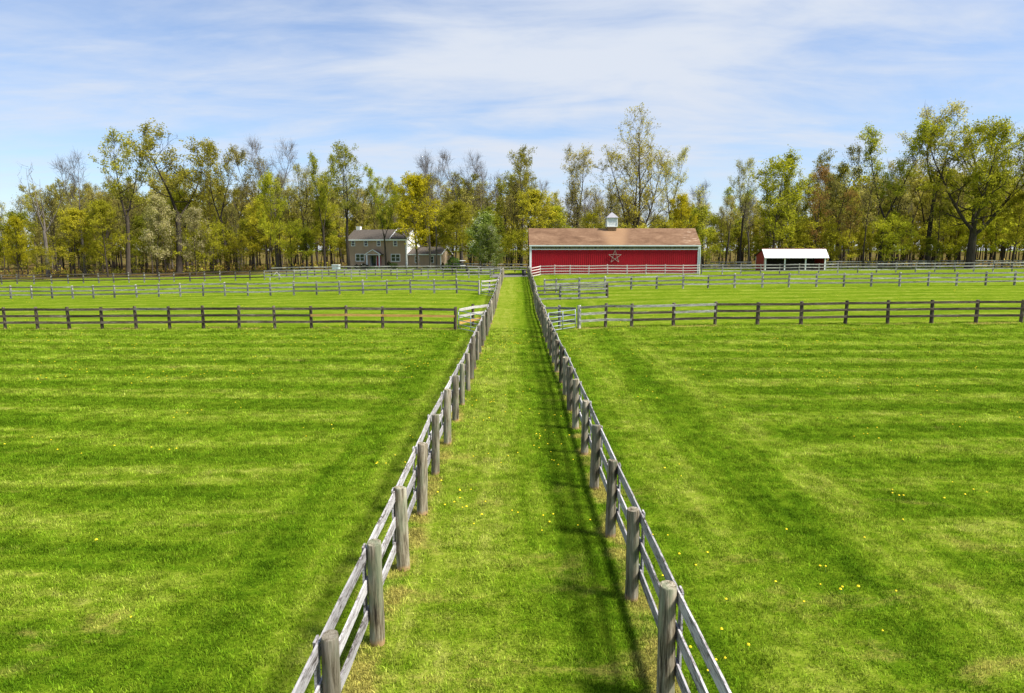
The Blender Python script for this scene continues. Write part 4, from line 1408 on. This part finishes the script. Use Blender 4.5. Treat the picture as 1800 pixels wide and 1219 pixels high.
tree_px("bare", 488, 234, 136, "bare topped tree leaning left above the woods by the house", 0.9, vi=1)
tree_px("maple", 474, 300, 124, "slender bright yellow-green tree left of the house", 0.62, vi=1)
tree_px("tan_oak", 540, 285, 132, "tan budding oak near the pale box left of the house", 0.8, vi=1)
tree_px("poplar", 572, 265, 130, "slim tall tree with scant leaves left of the house corner", 0.7, vi=0)
tree_px("oak", 614, 246, 126.5, "tall oak whose dark trunk stands at the left corner of the house", 0.85, vi=3)
tree_px("poplar", 679, 288, 125.5, "thin trunked tree standing before the middle of the house", 0.75, vi=1)
tree_px("gold", 735, 303, 125, "golden yellow tree in front of the house gable", 1.12, vi=1)
tree_px("bare", 756, 255, 126.5, "bare grey tree with a straight trunk before the low house wing", 0.75, vi=2)
tree_px("bare", 767, 262, 127, "slimmer bare tree beside the straight trunk before the house wing", 0.6, vi=0)
tree_px("bare", 812, 257, 139, "bare grey crowned tree behind the white blossomed pear", 0.9, vi=1)
tree_px("bare", 852, 275, 141, "small bare crown left of the leafy oak by the lane end", 0.75, vi=2)
tree_px("oak", 916, 257, 137, "thin olive oak at the end of the lane", 0.75, vi=0)
tree_px("pear", 846, 372, 119, "white blossomed pear tree, the taller of two on the lawn by the lane", 1.0, vi=0)
tree_px("pear", 862, 392, 115.5, "white blossomed pear tree, the shorter of two beside the lane end", 0.95, vi=1)
tree_px("tan_oak", 1008, 251, 136, "sparse tan oak behind the left half of the barn roof", 0.9, vi=2)
tree_px("barn_oak", 1118, 187, 131, "very tall sparse oak rising behind the barn cupola", 1.0, rz=0.1)
tree_px("tan_oak", 1178, 258, 136, "tan oak leaning right behind the right half of the barn roof", 0.75, vi=0)
tree_px("gold", 1192, 338, 128, "golden tree behind the right end of the barn roof", 0.8, vi=0)
tree_px("bare", 1232, 309, 140, "small bare grey crown right of the barn", 0.8, vi=0)
tree_px("tan_oak", 1300, 274, 136, "thin tan tree left of the bright tree by the shed", 0.7, vi=1)
tree_px("maple", 1358, 262, 132, "bright yellow-green round tree standing over the white-roofed shed", 1.05, vi=2)
tree_px("orange", 1428, 288, 134, "orange budding tree right of the bright tree by the shed", 0.9, vi=0)
tree_px("orange", 1490, 330, 132, "lower orange budding tree before the right woods", 0.8, vi=1)
tree_px("oak", 1472, 250, 138, "olive oak behind the orange budding trees", 0.8, vi=1)
tree_px("poplar", 1545, 211, 134, "tall narrow green tree left of the tallest right oak", 1.0, vi=0)
tree_px("tan_oak", 1630, 176, 136, "tallest tan oak with orange leaves near the right edge", 1.0, vi=1)
tree_px("big_oak", 1704, 196, 130, "huge spreading yellow-green oak near the right edge", 1.0, rz=0.6)
tree_px("maple", 1778, 330, 126, "bright yellow-green tree in front of the huge spreading oak", 0.9, vi=3)
tree_px("bare", 1800, 262, 137, "bare tree at the right edge behind the huge oak", 1.1, vi=1)
tree_px("fresh", 1636, 412, 128, "fresh green young tree left of the huge oak trunk", 1.2, vi=0)

# the wood itself
SKY = [(-150, 345), (0, 350), (50, 335), (100, 305), (150, 292), (200, 285), (300, 282), (400, 280), (500, 288), (600, 290), (700, 298), (800, 282), (900, 280), (960, 300), (1050, 318), (1150, 330), (1250, 335), (1300, 312), (1400, 290), (1500, 268), (1600, 255), (1700, 255), (1800, 270), (1950, 280)]
sx_, sy_ = zip(*SKY)
def where(px):
    for lim, ph in ((60, "behind the golden tree at the far left"), (120, "around the dead forked tree"), (190, "between the dead forked tree and the first tall oak"), (262, "behind the first tall oak"),
                    (330, "behind the cream blossomed trees"), (400, "just right of the pinkish cream tree"), (455, "left of the slender bright tree"), (525, "behind the slender bright tree"), (600, "between the slender bright tree and the house"),
                    (660, "behind the left half of the house"), (718, "behind the right half of the house"), (792, "behind the low house wing"), (838, "left of the white pear trees"), (885, "behind the white pear trees"), (930, "behind the lane end"),
                    (1000, "behind the left end of the barn"), (1072, "left of the barn cupola"), (1150, "right of the barn cupola"), (1238, "behind the right end of the barn"), (1290, "just right of the barn"), (1338, "just left of the shed"),
                    (1398, "behind the left half of the shed"), (1460, "behind the right half of the shed"), (1525, "just right of the shed"), (1590, "around the tall narrow green tree"), (1655, "behind the tallest right oak"), (1750, "behind the huge spreading oak"), (9999, "at the right edge past the huge oak")):
        if px < lim: return ph


def clear(px, D):
    return D < 134 and any(a < px < b for a, b in ((10, 62), (70, 100), (205, 245), (298, 335), (1648, 1760), (1530, 1560), (1340, 1375)))


WDESC = dict(oak="tall olive leafed oak", tan_oak="tall tan budding oak", bare="tall bare grey tree", maple="tall bushy yellow-green tree", orange="orange budding tree", poplar="tall narrow green tree",
             under="low spreading yellow-green tree", fresh="small fresh green tree", pole="slender thin trunked tree")
for i in range(190):
    px = -140 + (i + 0.5) * 2080 / 190 + rng.uniform(-9, 9)
    D = rng.uniform(137, 172)
    lo = float(np.interp(px, sx_, sy_))
    t = rng.random()
    if px < 760: ks = [("oak", .26), ("tan_oak", .36), ("bare", .16), ("maple", .22)]
    elif px < 1250: ks = [("oak", .24), ("tan_oak", .34), ("bare", .26), ("maple", .16)]
    else: ks = [("oak", .26), ("tan_oak", .20), ("bare", .08), ("maple", .26), ("poplar", .15), ("orange", .05)]
    acc = 0
    for k, wgt in ks:
        acc += wgt
        if t <= acc: break
    top = lo + 10 + abs(rng.gauss(0, 38)) + (35 if k == "maple" else 0)
    tree_px(k, px, top, D, WDESC[k] + " " + where(px), wide=rng.uniform(0.8, 1.05), group=WDESC[k] + "s " + where(px))
for i in range(100):
    px = -120 + (i + 0.5) * 2040 / 100 + rng.uniform(-12, 12)
    D = rng.uniform(127, 150)
    if 590 < px < 800: D = rng.uniform(142, 152)
    if 1300 < px < 1480: D = rng.uniform(130, 150)
    if 900 < px < 1240: D = rng.uniform(124, 150)
    if clear(px, D): continue
    k = rng.choice(["under", "under", "fresh", "maple"])
    hgt = {"under": rng.uniform(6, 10.5), "fresh": rng.uniform(7, 13), "maple": rng.uniform(11, 15)}[k]
    put_tree(k, x_at(px, D), D, height=hgt, label=WDESC[k].replace("tall bushy", "half grown bushy") + " " + where(px), wide=rng.uniform(0.9, 1.25), group=WDESC[k].replace("tall bushy", "half grown bushy") + "s " + where(px))
for i in range(110):
    px = -120 + (i + 0.5) * 2040 / 110 + rng.uniform(-14, 14)
    D = rng.uniform(143, 160) if 590 < px < 800 or 1300 < px < 1480 else rng.uniform(129, 156)
    if clear(px, D): continue
    put_tree("pole", x_at(px, D), D, height=rng.uniform(10, 18), label=WDESC["pole"] + " " + where(px), wide=rng.uniform(0.8, 1.1), group=WDESC["pole"] + "s " + where(px))

# the deep wood behind, one mass
def deep_wood():
    r = np.random.default_rng(5)
    V, F, MI, RN = [], [], [], []
    nv = 0
    pal = ["oak", "tan_oak", "maple", "oak", "tan_oak", "bare"]
    for i in range(460):
        px = -500 + ((i * 0.618) % 1.0) * 2800 + r.uniform(-8, 8)
        D = r.uniform(172, 225)
        k = pal[r.integers(len(pal))] if i < 166 else ("maple", "under", "fresh")[i % 3]
        T = KIND[k][r.integers(len(KIND[k]))][0]
        x = float(x_at(px, D))
        z = float(gz(x, D))
        lo = float(np.interp(px, sx_, sy_)) + (abs(r.normal(0, 24)) + 40 if i < 166 else r.uniform(55, 125))
        s = (z_at(lo, D) - z) / T.top
        a = r.uniform(0, 6.28)
        Rm = np.array([[math.cos(a), -math.sin(a), 0], [math.sin(a), math.cos(a), 0], [0, 0, 1]])
        nlv = len(T.lc)
        sel = r.permutation(nlv)[:1300 if i < 166 else 1000] if nlv else np.zeros(0, int)
        lv, lf = leaf_quads(T.lc[sel], 0.62, r) if nlv else (np.zeros((0, 3)), np.zeros((0, 4), int))
        parts = [(T.tv, T.tf, 0)]
        if k == "bare": parts.append((T.wv, T.wf, 0))
        parts.append((lv, lf, {"oak": 1, "tan_oak": 2, "maple": 3, "bare": 2, "under": 3, "fresh": 1}[k] if i < 166 else (2 if i % 5 else 3)))
        tone = r.uniform(0, 0.6) if i < 166 else r.uniform(0, 0.2)
        for v, f, m in parts:
            if len(v) == 0: continue
            V.append((v @ Rm.T) * s + np.array([x, D, z]))
            F.append(f + nv)
            nv += len(v)
            MI.append(np.full(len(f), m))
            RN.append(np.clip(tone + r.random(len(f)) * 0.4, 0, 1))
    me_ = np_mesh("deep_wood", np.concatenate(V), np.concatenate(F), [M["bark"], M["oak"], M["tan_bud"], M["yellow_green"]], np.concatenate(MI), np.concatenate(RN))
    tag(link("deep_wood", me_), "far wood that closes the view behind the trees", "wood", None, "stuff")


deep_wood()

# undergrowth at the wood's foot
def undergrowth():
    r = np.random.default_rng(11)
    C = []
    for i in range(300):
        px = r.uniform(-150, 1950)
        D = r.uniform(134, 168)
        if px < 520: D = r.uniform(130, 160)
        x = float(x_at(px, D))
        z = float(gz(x, D))
        n = r.integers(20, 60)
        C.append(np.array([x, D, z + 0.35]) + r.normal(0, 1, (n, 3)) * np.array([1.1, 1.1, 0.45]))
    c = np.concatenate(C)
    c[:, 2] = np.maximum(c[:, 2], gz(c[:, 0], c[:, 1]) + 0.05)
    v, f = leaf_quads(c, 0.42, r, 0.5)
    cell = np.floor(c / 3.0).astype(int)
    hsh = ((cell[:, 0] * 73856093) ^ (cell[:, 1] * 19349663)) % 997 / 997.0
    mi = (hsh > 0.55).astype(int)
    tag(link("undergrowth", np_mesh("undergrowth", v, f, [M["oak"], M["orange"]], mi, r.random(len(f)))), "low brush and brown weeds under the trees", "undergrowth", None, "stuff")


undergrowth()


# garden shrubs by the house
def shrub(name, label, px, D, w_, h_, mat, n=700, cone=False, ls=0.16, flowers=0, cat="shrub"):
    r = np.random.default_rng(int(px * 7) % 9999)
    x = x_at(px, D)
    z = float(gz(x, D))
    o = empty(name, (x, D, z))
    tag(o, label, cat)
    u = r.normal(0, 1, (n, 3))
    u /= np.linalg.norm(u, axis=1, keepdims=True)
    q = r.uniform(0.35, 1.0, (n, 1)) ** 0.45
    lump = 1 + 0.18 * np.sin(u[:, :1] * 5 + px) * np.cos(u[:, 2:] * 4)
    c = u * q * lump * np.array([w_ / 2, w_ / 2, h_ / 2]) + np.array([0, 0, h_ / 2])
    if cone: c[:, :2] *= np.clip(1.25 - c[:, 2:3] / h_, 0.05, 1)
    v, f = leaf_quads(c, ls, r, 0.3)
    link("foliage", np_mesh("foliage", v, f, [M[mat]], None, r.random(len(f))), o)
    s = MB()
    for k in range(4):
        a = k * 1.57 + 0.4
        s.tube([(0, 0, -0.1), (math.cos(a) * w_ * 0.12, math.sin(a) * w_ * 0.12, h_ * 0.35), (math.cos(a) * w_ * 0.25, math.sin(a) * w_ * 0.25, h_ * 0.7)], [0.035, 0.025, 0.01], 5)
    s.build("stem", M["bark"], o)
    if flowers:
        ci = c[r.permutation(n)[:flowers]]
        ci = ci + (ci - np.array([0, 0, h_ / 2])) * 0.12
        v, f = leaf_quads(ci, 0.17, r, 1)
        link("blossom", np_mesh("blossom", v, f, [M["white"]]), o)
    return o


shrub("shrub", "small dark clipped shrub under the left ground floor window", 627, 126.2, 0.9, 0.85, "dark_shrub", 500)
shrub("flowering_shrub", "dark shrub dotted with white flowers left of the porch", 640, 125.4, 1.9, 0.95, "dark_shrub", 900, flowers=26)
shrub("flowering_shrub", "low pale flowering clump before the porch step", 656, 124.6, 1.7, 0.55, "shrub", 500, flowers=40)
shrub("shrub", "rounded green bush right of the porch", 692, 125.0, 1.6, 1.15, "shrub", 800)
shrub("shrub", "dark upright bush beside the right porch column", 684, 125.8, 0.9, 1.4, "dark_shrub", 500)
shrub("shrub", "small cone shaped evergreen by the tan gable", 778.5, 126.5, 1.0, 1.15, "dark_shrub", 600, cone=True)
shrub("flowering_shrub", "pale shrub in white flower between the cone evergreen and the big bush", 786, 126.0, 1.0, 1.0, "shrub", 500, flowers=60)
shrub("shrub", "big round light green bush at the end of the house", 798, 126.5, 2.4, 2.2, "shrub", 1600, ls=0.2)
shrub("shrub", "low bush at the foot of the golden tree", 739, 123.6, 0.7, 0.6, "cream", 300)

# ------------------------------------------------------------------ grass blades
def tuft(seed, n, rad, hgt, wd):
    r = np.random.default_rng(seed)
    V, F, RN = [], [], []
    for i in range(n):
        a, q = r.uniform(0, 6.28), rad * math.sqrt(r.random())
        b = np.array([q * math.cos(a), q * math.sin(a), -0.01])
        la = r.uniform(0, 6.28)
        l = np.array([math.cos(la), math.sin(la), 0])
        sd_ = np.array([-l[1], l[0], 0]) * wd * r.uniform(0.6, 1.2) / 2
        h = hgt * r.uniform(0.5, 1.25)
        bend = r.uniform(0.2, 1.0)
        p1 = b + np.array([0, 0, h * 0.55]) + l * h * 0.22 * bend
        p2 = b + np.array([0, 0, h * (1.0 - 0.25 * bend)]) + l * h * 0.75 * bend
        k = len(V)
        V += [b - sd_, b + sd_, p1 - sd_ * 0.8, p1 + sd_ * 0.8, p2 - sd_ * .15, p2 + sd_ * .15]
        F += [(k, k + 1, k + 3, k + 2), (k + 2, k + 3, k + 5, k + 4)]
        c = r.random()
        RN += [c, c]
    return np_mesh("tuft", np.array(V), np.array(F), [M["blade"]], None, np.array(RN))


tcol = bpy.data.collections.new("tufts")
for s_ in range(5):
    o = bpy.data.objects.new("grass_tuft", tuft(100 + s_, 34, 0.16, 0.062, 0.0085))
    tcol.objects.link(o)


def grass_points():
    r = np.random.default_rng(21)
    P, S = [], []
    for y0, y1, dens, sc in ((4.5, 11, 95, 1.0), (11, 17, 68, 1.1), (17, 25, 44, 1.3), (25, 35, 24, 1.6), (35, 48, 11, 2.0)):
        hw = y1 * 0.80 + 3
        n = int((y1 - y0) * 2 * hw * dens)
        x, y = r.uniform(-hw, hw, n), r.uniform(y0, y1, n)
        ok = np.abs(x) < y * 0.78 + 3.0
        x, y = x[ok], y[ok]
        P.append(np.stack([x, y, gz(x, y)], 1))
        S.append(r.uniform(0.6, 1.0, len(x)) ** 1.0 * sc * np.where(r.random(len(x)) < 0.06, 1.45, 1.08))
    # taller wisps along the fence lines
    for sgn in (-1, 1):
        n = 700
        y = r.uniform(4.5, 45, n)
        x = sgn * 1.96 + r.normal(0, 0.12, n)
        P.append(np.stack([x, y, gz(x, y)], 1))
        S.append(r.uniform(0.9, 1.5, n))
    return np.concatenate(P), np.concatenate(S)


gp, gs = grass_points()
me = bpy.data.meshes.new("grass")
me.vertices.add(len(gp))
me.vertices.foreach_set("co", gp.astype(np.float32).ravel())
at = me.attributes.new("size", 'FLOAT', 'POINT')
at.data.foreach_set("value", gs.astype(np.float32))
grass = link("grass", me)
tag(grass, "short mown grass blades covering the pasture and the lane", "grass", None, "stuff")
ng = bpy.data.node_groups.new("grass_instances", 'GeometryNodeTree')
ng.interface.new_socket("Geometry", in_out='INPUT', socket_type='NodeSocketGeometry')
ng.interface.new_socket("Geometry", in_out='OUTPUT', socket_type='NodeSocketGeometry')
gi, go = ng.nodes.new("NodeGroupInput"), ng.nodes.new("NodeGroupOutput")
m2p = ng.nodes.new("GeometryNodeMeshToPoints")
iop = ng.nodes.new("GeometryNodeInstanceOnPoints")
ci = ng.nodes.new("GeometryNodeCollectionInfo")
ci.inputs["Collection"].default_value = tcol
ci.inputs["Separate Children"].default_value = True
ci.inputs["Reset Children"].default_value = True
iop.inputs["Pick Instance"].default_value = True
rv = ng.nodes.new("FunctionNodeRandomValue")
rv.data_type = 'FLOAT_VECTOR'
rv.inputs[0].default_value = (-0.12, -0.12, 0)
rv.inputs[1].default_value = (0.12, 0.12, 6.283)
sa = ng.nodes.new("GeometryNodeInputNamedAttribute")
sa.data_type = 'FLOAT'
sa.inputs["Name"].default_value = "size"
L_ = ng.links.new
L_(gi.outputs[0], m2p.inputs["Mesh"])
L_(m2p.outputs[0], iop.inputs["Points"])
L_(ci.outputs[0], iop.inputs["Instance"])
L_(rv.outputs[0], iop.inputs["Rotation"])
L_(sa.outputs[0], iop.inputs["Scale"])
L_(iop.outputs[0], go.inputs[0])
md = grass.modifiers.new("grass_instances", 'NODES')
md.node_group = ng

# ------------------------------------------------------------------ dandelions
def dandelion_mesh(seed):
    r = random.Random(seed)
    m = MB()
    h = r.uniform(0.07, 0.10)
    lx, ly = r.uniform(-.02, .02), r.uniform(-.02, .02)
    m.tube([(0, 0, 0), (lx * .5, ly * .5, h * .6), (lx, ly, h)], [0.003, 0.003, 0.004], 4, 1)
    n = 9
    rad = r.uniform(0.019, 0.026)
    ring = [(lx + rad * math.cos(6.283 * i / n) * (1 if i % 2 else .86), ly + rad * math.sin(6.283 * i / n) * (1 if i % 2 else .86), h + 0.004) for i in range(n)]
    ring2 = [(lx + rad * .55 * math.cos(6.283 * i / n), ly + rad * .55 * math.sin(6.283 * i / n), h + 0.014) for i in range(n)]
    base = [(lx, ly, h - 0.012)]
    m.add(ring + ring2 + base + [(lx, ly, h + 0.017)], [(i, (i + 1) % n, n + (i + 1) % n, n + i) for i in range(n)] + [(n + i, n + (i + 1) % n, 2 * n + 1) for i in range(n)] + [((i + 1) % n, i, 2 * n) for i in range(n)], 0)
    return m.mesh("dandelion", [M["yellow"], M["stem"]])


dm_ = [dandelion_mesh(s) for s in range(5)]
rd = np.random.default_rng(77)
dand = []
for cl_ in range(150):
    y = 7 + 43 * rd.random() ** 0.85
    x = rd.uniform(-1, 1) * (y * 0.76 + 1.5)
    if rd.random() < 0.22: x, y = rd.uniform(-1.7, 1.7), rd.uniform(12, 46)
    for _ in range(rd.integers(1, 7)):
        dand.append((x + rd.normal(0, 0.42), y + rd.normal(0, 0.42)))
dand = [d for d in dand if d[1] > 5 and abs(abs(d[0]) - 1.95) > 0.15]
dand.sort(key=lambda d: d[1])
for i, (x, y) in enumerate(dand[:300]):
    s = rd.uniform(0.85, 1.35)
    o = link("dandelion", dm_[i % 5], None, Matrix.Translation((x, y, float(gz(x, y)))) @ Matrix.Rotation(rd.uniform(0, 6.28), 4, 'Z') @ Matrix.Diagonal((s, s, s, 1)))
    tag(o, "small yellow dandelion flower in the mown grass", "dandelion", "dandelions scattered in the grass")
V, F, MI = [], [], []
nv = 0
base = [(np.array([v.co[:] for v in m.vertices]), [tuple(p.vertices) for p in m.polygons], [p.material_index for p in m.polygons]) for m in dm_]
far = dand[300:]
for _ in range(260):
    y = rd.uniform(28, 100)
    x = rd.uniform(-1, 1) * (y * 0.76)
    far += [(x + rd.normal(0, 0.8), y + rd.normal(0, 0.8)) for _ in range(rd.integers(1, 6))]
for i, (x, y) in enumerate(far):
    v, f, mi = base[i % 5]
    s = rd.uniform(0.95, 1.4)
    V += (v * s + np.array([x, y, float(gz(x, y))])).tolist()
    F += [tuple(q + nv for q in t) for t in f]
    MI += mi
    nv += len(v)
me = bpy.data.meshes.new("distant_dandelions")
me.from_pydata(V, [], F)
me.materials.append(M["yellow"])
me.materials.append(M["stem"])
me.polygons.foreach_set("material_index", MI)
tag(link("distant_dandelions", me), "specks of yellow dandelions over the farther grass", "dandelions", None, "stuff")
